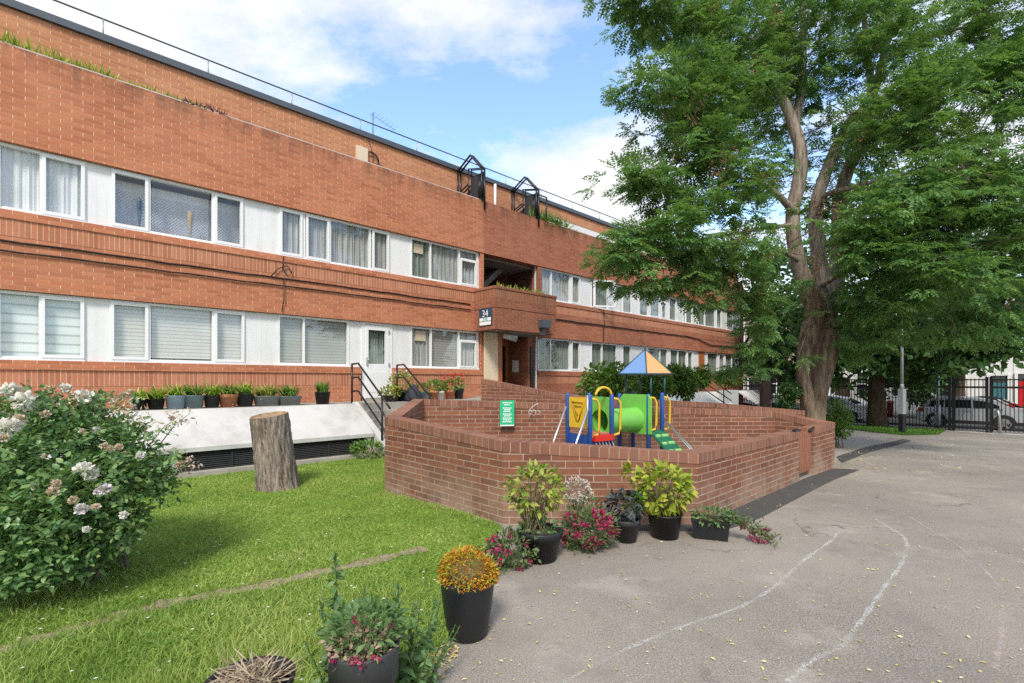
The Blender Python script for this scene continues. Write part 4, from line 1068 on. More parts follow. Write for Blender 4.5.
# red rung step in front
b = MB(); b.hexa([Q(.04, -.08, dk-.09), Q(SW-.04, -.08, dk-.09), Q(SW-.04, -.0, dk-.09), Q(.04, 0, dk-.09)], [Q(.04, -.08, dk), Q(SW-.04, -.08, dk), Q(SW-.04, 0, dk), Q(.04, 0, dk)]); b.build('red_step', M['play_red'], pf)
b = MB()
for i in range(6): x = .06+i*(SW-.12)/5; b.tube([Q(x, -.06, dk-.1), Q(x+.1, -.3, .0)], .011, 5)
b.build('chain_net', M['silver_rail'], pf)
# lime tunnel between two lime panels
TL = .82; tr = .205; tz = dk+.18; tc = S*.5
def ring_panel(a, name, r, z0, z1, c0, c1):
    """square plate across the tunnel with a round hole"""
    b = MB(); n = 32; cz = tz
    def sq(an):
        cx, cy = math.cos(an), math.sin(an)
        tx = (c1-tc)/cx if cx > 1e-6 else ((c0-tc)/cx if cx < -1e-6 else 1e9)
        ty = (z1-cz)/cy if cy > 1e-6 else ((z0-cz)/cy if cy < -1e-6 else 1e9)
        t = min(tx, ty); return tc+cx*t, cz+cy*t
    for i in range(n):
        a0, a1 = 2*PI*i/n, 2*PI*(i+1)/n
        o0, o1 = sq(a0), sq(a1); i0, i1 = (tc+r*math.cos(a0), cz+r*math.sin(a0)), (tc+r*math.cos(a1), cz+r*math.sin(a1))
        for x in (a-.012, a+.012): b.face([Q(x, *o0), Q(x, *o1), Q(x, *i1), Q(x, *i0)])
        b.face([Q(a-.012, *o0), Q(a-.012, *o1), Q(a+.012, *o1), Q(a+.012, *o0)])
    b.build(name, M['play_green'], pf)
ring_panel(SW, 'lime_panel', tr*.93, dk-.05, zt-.06, .03, S-.03)
ring_panel(SW+TL, 'lime_panel', tr*.93, dk-.06, zt-.03, -.08, S+.08)
b = MB()
b.tube([Q(SW+.014, tc, tz), Q(SW+.06, tc, tz), Q(SW+TL*.5, tc, tz), Q(SW+TL-.06, tc, tz), Q(SW+TL-.014, tc, tz)], [tr*.98, tr*.95, tr*.94, tr*.97, tr*1.02], 28, cap=False)
b.build('lime_tunnel', M['play_green'], pf)
# second tower with the roof
X2 = SW+TL+.02; S2 = .66; W2 = .34
for a, c in ((X2, 0), (X2, S2), (X2+W2, S2), (X2+W2, 0)): post(Q(a, c, 0), zt if a > X2 else zt-.02)
obox('deck', X2+.03, X2+W2-.03, .03, S2-.03, dk-.04, dk, M['play_dkgreen'])
for base, dr in ((Q(X2, 0, 0), e1), (Q(X2+W2, 0, 0), e1)):
    o_ = dr*.16-e2*.03
    handle([base+up*(dk+.56), base+o_*.7+up*(dk+.545), base+o_+up*(dk+.47), base+o_+up*(dk+.1), base+o_*.8+up*(dk+.02), base+up*(dk)])
handle([Q(X2, S2, zt-.1), Q(X2+W2*.5, S2, zt-.06), Q(X2+W2, S2, zt-.1)], .012)
rc = Q(X2+W2*.5+.06, S2*.42, 0); zr = E+.12; hw = .325
rf_b, rf_o = MB(), MB()
cr = [rc+e1*sx*hw+e2*sy*hw+up*zr for sx, sy in ((-1, -1), (1, -1), (1, 1), (-1, 1))]; ap = rc+up*(zr+.43)
for i in range(4):
    a, c = cr[i], cr[(i+1) % 4]; m = rf_o if i in (0, 2) else rf_b
    m.face([a, c, ap]); m.face([a-up*.02, c-up*.02, ap-up*.03])
rf_b.build('roof_panel', M['roof_blue'], pf); rf_o.build('roof_panel', M['roof_orange'], pf)
b = MB()
for i in range(4):
    b.tube([cr[i], ap], .013, 5); b.tube([cr[i], cr[(i+1) % 4]], .016, 5)
    p = rc+e1*(-1, 1, 1, -1)[i]*W2*.5+e2*(-1, -1, 1, 1)[i]*S2*.42; b.tube([p+up*(zt-.05), p+up*(zr+.02)], .016, 6)
b.tube([ap, ap+up*.09], .012, 5); b.build('roof_frame', plain('slate green frame', (.03, .09, .10), .5), pf)
# climbing ramp at the right end
b = MB(); ra = X2+W2; rl = .62
q = lambda a, c, z: Q(a, c, z)
for c0, c1 in ((.03, S2-.03),):
    b.hexa([q(X2+.03, 0, dk-.04), q(X2+.03, -.78, .02), q(X2+W2+.05, -.78, .02), q(X2+W2+.05, 0, dk-.04)], [q(X2+.03, 0, dk), q(X2+.03, -.78, .06), q(X2+W2+.05, -.78, .06), q(X2+W2+.05, 0, dk)])
rm = b.build('climbing_ramp', M['play_dkgreen'], pf)
b = MB()
for i in range(5):
    f = .12+i*.17; z = dk+(.06-dk)*f+.004; c_ = -.78*f
    for a0, a1 in ((X2+.06, X2+W2*.5), (X2+W2*.5+.04, X2+W2+.02)):
        b.hexa([q(a0, c_, z-.01), q(a0, c_-.03, z-.04), q(a1, c_-.03, z-.04), q(a1, c_, z-.01)], [q(a0, c_, z+.014), q(a0, c_-.03, z-.012), q(a1, c_-.03, z-.012), q(a1, c_, z+.014)])
b.build('rung', M['play_ltgreen'], rm)
for a in (X2+W2+.07, X2+W2+.12):
    b = MB(); b.tube([q(a, 0, dk+.14), q(a, -.78, .2), q(a, -.82, 0)], .012, 6); b.build('silver_handrail', M['silver_rail'], pf)
# ================================================================== TREE STUMP
sp = gnd(278.5, 488)
stump = thing('tree_stump', 'tall leaning sawn tree stump with rough furrowed bark on the lawn', 'tree stump', sp)
b = MB(); n = 22; top = at(268.5, 415, sp.y-.02); hs = top.z-sp.z
cx0 = sp.x
pts = []; rs = []
for i in range(n):
    f = i/(n-1); pts.append(Vector((cx0+(top.x-cx0)*f, sp.y, sp.z-.06+(hs+.06)*f))); rs.append(.035*(1-f)**5+.268-.012*f)
base = len(b.v); seg = 90; rr = random.Random(3)
ridge = [sum(rr.uniform(-.5, .5)*math.sin(kk*2*PI*j/seg+rr.uniform(0, 6)) for kk in (3, 5, 9, 14))*.026+rr.uniform(-.03, .03) for j in range(seg)]
for i in range(n):
    for j in range(seg):
        an = 2*PI*j/seg; jj = (j+int(2.2*math.sin(i*.5))) % seg
        r = rs[i]*(1+ridge[jj]*2.0*min(1, (n-1-i)*.5+.3)+rr.uniform(-.02, .02)); tilt = (.02*math.cos(an)+.035*math.sin(an))*(1 if i == n-1 else 0)
        b.v.append((pts[i].x+r*math.cos(an), pts[i].y+r*math.sin(an), pts[i].z+tilt))
for i in range(n-1):
    for j in range(seg):
        j2 = (j+1) % seg; b.f.append((base+i*seg+j, base+i*seg+j2, base+(i+1)*seg+j2, base+(i+1)*seg+j)); b.uv.append([(0, 0)]*4); b.sm.append(True)
b.build('trunk', M['stump_bark'], stump)
b = MB(); rt = rs[-1]; bt = pts[-1]
rings = [(1.0, 0.0), (.93, .004), (.88, -.025), (.5, -.035), (.0, -.03)]; pv = None
for q_, dz in rings:
    rg = [(bt.x+rt*q_*math.cos(2*PI*j/32), bt.y+rt*q_*math.sin(2*PI*j/32), bt.z+dz+q_*(.02*math.cos(2*PI*j/32)+.035*math.sin(2*PI*j/32))+.002) for j in range(32)]
    if pv:
        for j in range(32): j2 = (j+1) % 32; b.face([pv[j], pv[j2], rg[j2], rg[j]])
    pv = rg
b.build('cut_top', M['cut_wood'], stump)
# ================================================================== PLANTS
def pot_lathe(kind, r, h):
    if kind == 'rim': return [(r*.74, 0), (r*.93, h*.74), (r*1.0, h*.74), (r*1.03, h*.98), (r*1.0, h), (r*.9, h*.99), (r*.86, h*.88)]
    if kind == 'tall': return [(r*.70, 0), (r*.75, h*.04), (r*.92, h*.55), (r*.99, h*.85), (r*1.0, h*.97), (r*.97, h), (r*.9, h*.985), (r*.88, h*.9)]
    if kind == 'band': return [(r*.70, 0), (r*.86, h*.5), (r*.90, h*.66), (r*.96, h*.665), (r*1.0, h*.97), (r*.97, h), (r*.91, h*.985), (r*.88, h*.9)]
    if kind == 'box': return [(r*.93, 0), (r*.98, h*.93), (r*1.03, h*.93), (r*1.03, h), (r*.96, h*.99), (r*.9, h*.88)]
    return [(r*.78, 0), (r*.97, h*.95), (r*1.02, h*.95), (r*1.03, h), (r*.94, h*.99), (r*.9, h*.88)]
def potted(name, label, loc, r, h, kind, mat, group=None, sx=1.0, rz=0.0, square=0.0, soil=.9):
    t = thing(name, label, 'potted plant', loc, 0, group)
    b = MB(); b.lathe(loc, pot_lathe(kind, r, h), 32, sx, 1.0, rz, True, square); pt = b.build('pot', M[mat], t)
    b = MB(); b.lathe(loc, [(r*.86, h*soil-.01), (r*.45, h*soil+.01), (.002, h*soil+.015)], 20, sx, 1.0, rz, True, square); b.build('soil', M['soil'], t)
    return t
def stems(P, Q_, r=.004):
    b = MB()
    for p, q in zip(P, Q_):
        m = (Vector(p)+Vector(q))*.5+Vector((random.uniform(-.02, .02), random.uniform(-.02, .02), .02)); b.tube([p, m, q], [r, r*.8, r*.5], 4, False)
    return b
def straps(t, c, n, L, wd, spread, mat, sx=1.0, rz=0.0, r0=.05):
    """arching strap leaves like spider plants"""
    an = RNG.random(n)*2*PI; q = np.sqrt(RNG.random(n))*r0
    ca, sa = math.cos(rz), math.sin(rz)
    x, y = q*np.cos(an)*sx, q*np.sin(an)
    base = np.stack([c[0]+x*ca-y*sa, c[1]+x*sa+y*ca, np.full(n, c[2])], 1)
    out = np.stack([np.cos(an), np.sin(an), np.zeros(n)], 1); side = np.stack([-np.sin(an), np.cos(an), np.zeros(n)], 1)
    ln = L*RNG.uniform(.55, 1.1, n); sp_ = spread*RNG.uniform(.3, 1.2, n)
    V = []; 
    for s in (0, .35, .7, 1.0):
        p = base+out*(ln*sp_*s**1.3)[:, None]; p[:, 2] += ln*(1.25*s-1.0*sp_*s**2.2)
        w = wd*(1, .95, .6, .05)[(0, .35, .7, 1.0).index(s)]*.5
        V += [p-side*w, p+side*w]
    V = np.stack(V, 1); i = np.arange(n)[:, None]*8
    Fc = np.concatenate([i+np.array([f]) for f in ([0, 1, 3, 2], [2, 3, 5, 4], [4, 5, 7, 6])], 1).reshape(-1, 4)
    return link('foliage', np_mesh('foliage', V.reshape(-1, 3), Fc), mat, t)
# row of pots on the ledge above the sloping slab
LW = LZ
row = [  # px centre, kind, r, h, material, sx, leaf mat, label
 (139, 'plain', .13, .20, 'plastic_black', 1, 'leaf_strap', 'small black pot of yellowing straps, leftmost on the ledge by the roses'),
 (156, 'plain', .14, .20, 'plastic_black', 1, 'leaf_strap', 'black pot with drooping yellow straps, left of the pale blue pot on the ledge'),
 (175.5, 'plain', .17, .25, 'plastic_blue', 1, 'leaf_strap', 'pale blue grey pot of spiky green leaves on the ledge'),
 (193.5, 'plain', .185, .25, 'plastic_teal', 1, 'leaf_shrub', 'slate teal pot of green strap leaves on the ledge'),
 (212, 'plain', .145, .24, 'plastic_charcoal', 1, 'leaf_strap', 'charcoal pot with yellowish straps left of the terracotta pot'),
 (228.5, 'rim', .18, .26, 'terracotta', 1, 'leaf_shrub', 'terracotta pot of lush green straps on the ledge'),
 (245, 'plain', .17, .27, 'plastic_charcoal', 1, 'leaf_strap', 'dark charcoal pot right of the terracotta pot on the ledge'),
 (266.5, 'plain', .165, .21, 'plastic_grey', 1.6, 'leaf_mix', 'grey plastic trough with sparse yellow green plants on the ledge'),
 (289, 'plain', .165, .20, 'plastic_grey', 1.6, 'leaf_shrub', 'grey plastic trough of thick arching green leaves on the ledge'),
 (322.5, 'plain', .17, .28, 'plastic_black', 1, 'leaf_shrub', 'lone black pot of upright green leaves near the handrail'),
]
ROT = math.atan2(DV.y, DV.x)
for px, kd, r, h, mt, sx, lf, lab in row:
    u = 1.0; p = F(colt(px, u), u, LW)
    t = potted('potted_plant', lab, p, r, h, kd, mt, 'potted plants along the white ledge', sx, ROT, .55 if sx > 1 else 0)
    straps(t, (p.x, p.y, p.z+h*.9), 170 if sx > 1 else 130, random.uniform(.27, .36) if px != 322.5 else .30, .024, 1.05 if px != 322.5 else .6, M[lf], sx, ROT, r*.6)
# pots beside the steps
def blob(t, name, c, r, n, L, W_, mat, shell=.3, kind='k', upb=.25):
    P, d = ell(n, c, r, shell); D = d+RNG.normal(size=(n, 3))*.6; D[:, 2] += upb
    f = kites if kind == 'k' else broad
    return leaves(name, [f(P, D, fnormals(D), L*RNG.uniform(.6, 1.2, n), W_*RNG.uniform(.7, 1.2, n))], M[mat], t)
for px, r, h, mt, lab, fl in ((433.5, .15, .25, 'terracotta', 'orange terracotta pot with a sparse green plant behind the play yard wall', None), (439.8, .13, .24, 'pot_white', 'white pot with a small pale plant between two terracotta pots', None), (450, .15, .26, 'terracotta', 'terracotta pot of bright red geraniums', 'bloom_red'), (458.8, .15, .31, 'plastic_charcoal', 'grey pot with a tall red geranium, right of the terracotta pots', 'bloom_red')):
    p = F(colt(px, .62), .62, LZ); t = potted('potted_plant', lab, p, r, h, 'rim', mt, 'pots on the terrace behind the play yard wall')
    blob(t, 'foliage', (p.x, p.y, p.z+h+.13), (.19, .19, .17), 90, .09, .07, 'leaf_shrub', .2)
    if fl: blob(t, 'flowers', (p.x-.05, p.y, p.z+h+.30), (.22, .2, .15), 70, .05, .05, fl, .2)
p = F(colt(402, .75), .75, LZ)
t = potted('potted_plant', 'dark pot of a straggly flowering shrub beside the right handrail', p, .2, .25, 'plain', 'plastic_black', 'pots on the terrace behind the play yard wall')
blob(t, 'foliage', (p.x, p.y, p.z+.48), (.32, .3, .3), 260, .09, .05, 'leaf_mix', .2); blob(t, 'flowers', (p.x, p.y, p.z+.72), (.2, .2, .08), 40, .05, .05, 'bloom_mauve')
p = F(colt(391, .9), .9, LZ)
t = potted('potted_plant', 'low pot of lime green leaves on the top step by the white door', p, .2, .16, 'plain', 'plastic_charcoal', 'pots on the terrace behind the play yard wall')
blob(t, 'foliage', (p.x, p.y, p.z+.24), (.28, .25, .14), 180, .1, .06, 'leaf_mix', .2)
p = F(colt(422, .7), .7, LZ)
t = potted('potted_plant', 'dark green tub left of the terracotta pots on the terrace', p, .17, .24, 'plain', 'plastic_teal', 'pots on the terrace behind the play yard wall')
blob(t, 'foliage', (p.x, p.y, p.z+.3), (.2, .2, .13), 110, .09, .05, 'leaf_shrub', .2)
p = F(colt(413, .95), .95, LZ)
b = MB(); b.lathe(p, [(.26, 0), (.25, .1), (.17, .27), (.08, .40), (.02, .45)], 14); o = b.build('covered_bundle', plain('dark blue cover', (.03, .035, .05), .7, var=.3)); tag(o, 'dark blue covered bundle beside the right handrail', 'bundle')
# --- big pots on the path
def gp(px, py): return gnd(px, py)
# tall pot with orange dome
p = gp(466, 643); p.y += .10; p.z = gz(p.x, p.y)
t = potted('potted_plant', 'tall black planter with a clipped dome of orange and yellow leaves', p, .162, .35, 'tall', 'plastic_black')
n = 9500; P, d = ell(n, (p.x, p.y, p.z+.36), (.170, .165, .142), .78); P = P[(P[:, 2] > p.z+.33)]; cc_ = np.array([p.x, p.y, p.z+.33]); v_ = P-cc_; lump = 1+.05*np.sin(v_[:, 0]*31+1)*np.sin(v_[:, 1]*27)+.05*np.sin(v_[:, 0]*14-v_[:, 2]*22)+RNG.normal(size=len(P))*.02; hold = (lump > .985) | (RNG.random(len(P)) < .5); P = (cc_+v_*lump[:, None])[hold]; d = norm(P-np.array([p.x, p.y, p.z+.34])); D = d+RNG.normal(size=d.shape)*.5
leaves('foliage', [kites(P, D, fnormals(D), .018*RNG.uniform(.6, 1.4, len(P)), .009*RNG.uniform(.7, 1.3, len(P)))], M['bloom_autumn'], t)
b = MB(); b.lathe((p.x, p.y, p.z+.34), [(.13, 0), (.125, .05), (.09, .09), (.03, .11)], 16); b.build('twiggy_core', M['stem'], t)
n = 420; P, d = ell(n, (p.x, p.y, p.z+.36), (.178, .172, .155), .95); ok = (P[:, 2] > p.z+.34) & (np.sin(P[:, 0]*40)*np.sin(P[:, 1]*35+P[:, 2]*30) > .0); P, d = P[ok], d[ok]; leaves('green_sprigs', [kites(P, d+RNG.normal(size=d.shape)*.5, fnormals(d), .034*RNG.uniform(.6, 1.4, len(P)), .013*RNG.uniform(.7, 1.3, len(P)))], M['leaf_mix'], t)
# foreground pot with magenta flowers
c0 = at(364, 652, 2.02); zg = gz(c0.x, c0.y); p = Vector((c0.x, 2.02, zg)); h = c0.z-zg+.04
t = potted('potted_plant', 'black banded pot of faded pink trailing flowers in the foreground', p, .145, h, 'band', 'plastic_charcoal')
cz = p.z+h
P, d = ell(620, (p.x-.01, p.y, cz-.005), (.15, .145, .05)); D = d+RNG.normal(size=d.shape)*.7; D[:, 2] += .3
leaves('foliage', [kites(P, D, fnormals(D), .034*RNG.uniform(.6, 1.3, len(P)), .016*RNG.uniform(.7, 1.3, len(P)))], M['straw'], t)
blob(t, 'green_leaves', (p.x, p.y+.02, cz+.05), (.14, .13, .09), 420, .05, .022, 'leaf_weed')
for q_ in ((.0, -.14, .0), (.04, -.145, -.01), (.085, -.12, .0), (-.08, -.125, .0), (-.02, -.03, .11), (.1, .05, .05)):
    P, d = ell(14, (p.x+q_[0], p.y+q_[1], cz+q_[2]), (.010, .010, .009)); leaves('flower', [kites(P, d, fnormals(d), np.full(14, .016), np.full(14, .013))], M['bloom_pink'], t)
# straw pot, bottom left
c0 = at(246, 683, 1.78); zg = gz(c0.x, c0.y); p = Vector((c0.x, 1.80, zg)); h = c0.z-zg-.0
t = potted('potted_plant', 'black pot of dry straw coloured stalks at the bottom edge', p, .155, h, 'plain', 'plastic_black', soil=.95)
n = 420; P, d = ell(n, (p.x, p.y, p.z+h), (.12, .12, .03)); D = RNG.normal(size=(n, 3)); D[:, 2] *= .35
leaves('straw', [kites(P, D, fnormals(D), .1*RNG.uniform(.5, 1.4, n), np.full(n, .006))], M['straw'], t)
# hydrangea pots
def hydrangea(t, c, r, n, mat, L=.105, stem_n=22, pot_r=.1, base_z=0.0):
    P, d = ell(n, c, r, .35); D = d+RNG.normal(size=(n, 3))*.5; D[:, 2] += .15
    o = leaves('foliage', [broad(P, D, fnormals(D), L*RNG.uniform(.6, 1.25, n), L*.62*RNG.uniform(.75, 1.15, n), .3)], M[mat], t)
    A_ = [(c[0]+random.uniform(-pot_r, pot_r)*.7, c[1]+random.uniform(-pot_r, pot_r)*.7, base_z) for _ in range(stem_n)]
    B_ = [tuple(P[random.randrange(n)]) for _ in range(stem_n)]
    stems(A_, B_, .006).build('stems', M['stem'], t)
p = gp(541, 566); p.y += .17
t = potted('potted_plant', 'wide black tub with a tall yellow green shrub at the corner of the brick wall', p, .195, .26, 'rim', 'plastic_black')
hydrangea(t, (p.x-.04, p.y+.06, p.z+.58), (.25, .2, .21), 380, 'leaf_mix', .068, 44, .13, p.z+.22)
blob(t, 'ground_leaves', (p.x-.02, p.y-.02, p.z+.27), (.17, .17, .06), 110, .06, .035, 'leaf_weed')
p = gp(669, 541); p.y += .13
t = potted('potted_plant', 'black pot with a big lime green hydrangea in front of the brick wall', p, .165, .235, 'plain', 'plastic_black')
hydrangea(t, (p.x-.02, p.y+.0, p.z+.47), (.29, .2, .24), 520, 'leaf_lime', .078, 26, .1, p.z+.2)
n = 26; P, d = ell(n, (p.x-.34, p.y+.02, p.z+.62), (.04, .05, .08)); D = d+np.array([[0, 0, .2]]); leaves('foliage', [broad(P, D, fnormals(D), .08*RNG.uniform(.7, 1.1, n), .05*RNG.uniform(.7, 1.1, n), .3)], M['leaf_lime'], t)
p = gp(629, 545); p.y += .13
t = potted('potted_plant', 'grey pot of dark purplish leaves left of the lime hydrangea', p, .135, .215, 'rim', 'plastic_charcoal')
n = 210; P, d = ell(n, (p.x, p.y, p.z+.33), (.17, .15, .14), .2); D = d+RNG.normal(size=(n, 3))*.5
leaves('foliage', [broad(P, D, fnormals(D), .07*RNG.uniform(.6, 1.2, n), .05*RNG.uniform(.7, 1.2, n), .2)], M['leaf_purple'], t)
blob(t, 'green_leaves', (p.x+.08, p.y-.02, p.z+.36), (.1, .1, .1), 50, .06, .04, 'leaf_shrub')
p = gp(716, 542); p.y += .13
t = thing('potted_plant', 'low black trough with green trailing plants spilling to the right', 'potted plant', p)
def trough(x0, y0, z0, x1, y1, z1, rz):
    ca, sa = math.cos(rz), math.sin(rz); R2 = lambda x, y, z: (p.x+x*ca-y*sa, p.y+x*sa+y*ca, p.z+z)
    return [R2(-x0, -y0, z0), R2(x0, -y0, z0), R2(x0, y0, z0), R2(-x0, y0, z0)], [R2(-x1, -y1, z1), R2(x1, -y1, z1), R2(x1, y1, z1), R2(-x1, y1, z1)]
b = MB(); b.hexa(*trough(.150, .085, 0, .168, .102, .160, -.36)); b.hexa(*trough(.176, .110, .160, .178, .112, .188, -.36)); b.build('pot', M['plastic_black'], t)
b = MB(); b.hexa(*trough(.165, .1, .186, .165, .1, .192, -.36)); b.build('soil', M['soil'], t)
blob(t, 'foliage', (p.x+.02, p.y-.02, p.z+.21), (.22, .14, .07), 260, .055, .024, 'leaf_weed')
n = 420; f = RNG.random(n); P = np.stack([p.x+.10+.42*f, p.y-.04-.16*f+RNG.normal(size=n)*.06, p.z+.24-.23*f**.8+np.abs(RNG.normal(size=n))*.06], 1); D = rdir(n, .2)
leaves('trailing_stems', [kites(P, D, fnormals(D), .055*RNG.uniform(.5, 1.2, n), .018*RNG.uniform(.6, 1.3, n))], M['leaf_petunia'], t)
for q_ in ((.34, -.13, .06), (.38, -.17, .04), (.42, -.13, .09), (.44, -.2, .05), (.27, -.1, .15), (.36, -.1, .1), (.47, -.15, .11)):
    P, d = ell(22, (p.x+q_[0], p.y+q_[1], p.z+q_[2]), (.022, .022, .02)); leaves('flower', [kites(P, d, fnormals(d), np.full(22, .028), np.full(22, .022))], M['bloom_pink'], t)
# petunia mounds
def mound(label, c, r, n, nf, mat='leaf_petunia', seed=0):
    t = thing('petunia_mound', label, 'flowers', (c[0], c[1], gz(c[0], c[1])), group='magenta petunia mounds by the brick wall')
    P, d = ell(n, c, r, .35); v_ = P-np.array(c); P = np.array(c)+v_*(1+.22*np.sin(v_[:, 0]*17+c[0]*9)*np.sin(v_[:, 2]*19+1)+.16*np.sin(v_[:, 1]*23+v_[:, 0]*11))[:, None]+RNG.normal(size=P.shape)*.018; k_ = P[:, 2] > gz(c[0], c[1])+.005; P, d = P[k_], d[k_]; D = d+RNG.normal(size=d.shape)*.6; D[:, 2] += .2
    leaves('foliage', [kites(P, D, fnormals(D), .05*RNG.uniform(.5, 1.3, len(P)), .022*RNG.uniform(.7, 1.3, len(P)))], M[mat], t)
    Pf, df = ell(nf*3, c, (r[0]*1.02, r[1]*1.02, r[2]*1.02), .96); Pf = Pf[(df[:, 1] < .2) & (Pf[:, 2] > c[2]-r[2]*.6)][:nf]
    parts = []
    for q in Pf:
        P, d = ell(16, q, (.018, .018, .015)); parts.append(kites(P, d, fnormals(d), np.full(16, .026), np.full(16, .022)))
    leaves('flowers', parts, M['bloom_pink'], t)
    A_ = [(c[0]+random.uniform(-.05, .05), c[1]+random.uniform(-.05, .05), gz(c[0], c[1])) for _ in range(10)]
    stems(A_, [tuple(P2) for P2 in ell(10, c, r)[0]], .004).build('stems', M['stem_green'], t)
p = gp(592, 556); mound('larger mound of magenta petunias right of the wide black tub', (p.x, p.y+.18, p.z+.17), (.25, .19, .18), 1300, 40)
p = gp(511, 572); mound('smaller sprawling mound of magenta petunias left of the wide black tub', (p.x-.03, p.y+.14, p.z+.10), (.2, .18, .15), 900, 16)
p = gp(580, 545); p.y += .22
t = thing('dried_flower_plant', 'pale dried flower head standing behind the larger petunia mound', 'dried plant', p)
blob(t, 'flower_head', (p.x, p.y, p.z+.46), (.13, .12, .12), 420, .035, .025, 'bloom_dry', .6)
stems([(p.x+random.uniform(-.06, .06), p.y, p.z) for _ in range(8)], [(p.x+random.uniform(-.1, .1), p.y+random.uniform(-.05, .05), p.z+.4) for _ in range(8)], .005).build('stems', M['stem'], t)
blob(t, 'foliage', (p.x+.12, p.y, p.z+.25), (.2, .12, .16), 150, .06, .03, 'leaf_weed', .2)
# weeds behind the foreground pot
def weed(label, px, py, D_, items, seed):
    c = gcol(px, D_); t = thing('tall_weed', label, 'weed', c, group='weeds growing at the lawn edge')
    rr = random.Random(seed); b = MB(); parts = []
    for dx, dy, hh, ln in items:
        q0 = c+Vector((dx*.5, dy*.5, 0)); hh *= 1.32; q1 = c+Vector((dx+ln, dy, hh)); m = (q0+q1)/2+Vector((ln*.1, 0, hh*.05))
        b.tube([q0, m, q1], [.006, .004, .002], 5, False)
        nn = int(hh/.008); f = RNG.random(nn)**.8
        P = np.array([tuple(q0+(q1-q0)*x) for x in f]); D = rdir(nn, .35); L = (.03+.10*(1-f))*RNG.uniform(.6, 1.3, nn)*min(1, hh*1.6)
        parts.append(broad(P, D, fnormals(D), L, L*.42, .25))
    leaves('foliage', parts, M['leaf_weed'], t); b.build('stems', M['stem_green'], t)
weed('tall leafy weed standing behind the black banded pot', 345, 0, 2.32, [(-.02, 0, .54, -.03), (.05, .05, .40, .03), (-.10, .06, .36, -.05), (0, .1, .34, .01), (-.03, -.04, .30, .02), (.08, .12, .34, .05), (-.07, .13, .30, -.02), (.03, .0, .26, .06), (-.13, .0, .22, -.07), (.11, .03, .28, .04)], 1)
weed('thinner leafy weed right of the black banded pot', 398, 0, 2.28, [(0, 0, .44, .0), (.06, .05, .36, .04), (-.08, .02, .34, -.03), (.12, -.02, .26, .05), (.03, .1, .33, .03), (.17, .0, .24, .04), (-.04, .12, .36, 0), (.1, .12, .34, .06), (.2, .1, .25, .06), (.15, .2, .3, .02), (.22, .22, .2, .05), (.05, .2, .3, -.02)], 2)
# grassy clump by the handrail
c = gnd(366, 459); t = thing('leafy_clump', 'small clump of green leaves at the end of the white slab beside the brick wall', 'plant', c)
blob(t, 'foliage', (c.x, c.y+.1, c.z+.16), (.34, .2, .18), 380, .13, .03, 'leaf_shrub', .3)
blob(t, 'dry_leaves', (c.x+.1, c.y, c.z+.1), (.3, .15, .1), 120, .07, .02, 'straw', .2)
# weeds and grass on top of the parapet at the upper left
t = thing('parapet_plants', 'row of yellow green plants growing along the top of the left brick parapet', 'plants', F(1, -.15, 5.75))
n = 900; tt = RNG.random(n)*4.6-1.6; P = np.array([tuple(F(a, -.1-.12*random.random(), 5.74)) for a in tt]); D = rdir(n, 1.6, .6)
leaves('foliage', [kites(P, D, rdir(n), .30*RNG.uniform(.4, 1.25, n)*(1-.4*(tt > 1.4)), np.full(n, .03))], M['leaf_lime'], t)
n = 90; tt = RNG.random(n)*.8+2.6; P = np.array([tuple(F(a, -.1, 5.74)) for a in tt]); D = rdir(n, 1.0, .8); leaves('purple_leaves', [kites(P, D, rdir(n), .22*RNG.uniform(.5, 1.2, n), np.full(n, .04))], plain('purple leaf', (.10, .03, .05), .6), t)
t = thing('parapet_plants', 'tuft of green grass growing on the parapet right of the steel cages', 'plants', F(colt(553), -.15, 5.75))
n = 420; tt = colt(553)+RNG.normal(size=n)*.45; P = np.array([tuple(F(a, -.15, 5.72)) for a in tt]); D = rdir(n, 1.0, .7); leaves('foliage', [kites(P, D, rdir(n), .55*RNG.uniform(.4, 1.2, n), np.full(n, .035))], M['leaf_shrub'], t)
t = thing('balcony_plants', 'straggly low plants along the top of the porch balcony', 'plants', F(11, .9, 2.85))
n = 160; tt = RNG.random(n)*2.2+10.4; P = np.array([tuple(F(a, .88, 2.85)) for a in tt]); D = rdir(n, .8, .8); leaves('foliage', [kites(P, D, rdir(n), .18*RNG.uniform(.4, 1.2, n), np.full(n, .04))], M['leaf_mix'], t)
# ------------------------------------------------------------------ rose bush
rb0 = gnd(62, 578); RBc = np.array([-3.62, 3.98, 0.66])
t = thing('rose_bush', 'large sprawling rose bush with white and fading blooms at the left edge of the lawn', 'rose bush', (RBc[0], RBc[1], gz(RBc[0], RBc[1])))
lobes = []
for px, py, D_, rx, ry, n in ((35, 470, 3.6, 62, 62, 700), (80, 445, 3.75, 45, 40, 420), (105, 478, 3.55, 40, 40, 400), (70, 505, 3.4, 45, 40, 420), (55, 408, 4.0, 48, 20, 300), (12, 402, 4.0, 45, 22, 260), (102, 420, 4.0, 32, 16, 180), (130, 450, 3.9, 24, 20, 150), (15, 535, 3.3, 42, 32, 300), (75, 540, 3.35, 34, 26, 190), (150, 462, 3.8, 22, 14, 80), (162, 450, 3.9, 14, 8, 30), (120, 510, 3.5, 24, 20, 110), (-20, 500, 3.5, 60, 70, 600), (-90, 470, 3.7, 80, 80, 800), (16, 568, 3.25, 26, 14, 80), (160, 468, 3.95, 16, 8, 36), (90, 398, 4.05, 30, 12, 90), (158, 424, 4.0, 12, 8, 24)):
    c = at(px-7, py+13-(6 if py > 520 else 0), D_); lobes.append((tuple(c), (rx*.95*D_/FPX, .42 if rx > 25 else .2, ry*.93*D_/FPX), int(n*1.15)))
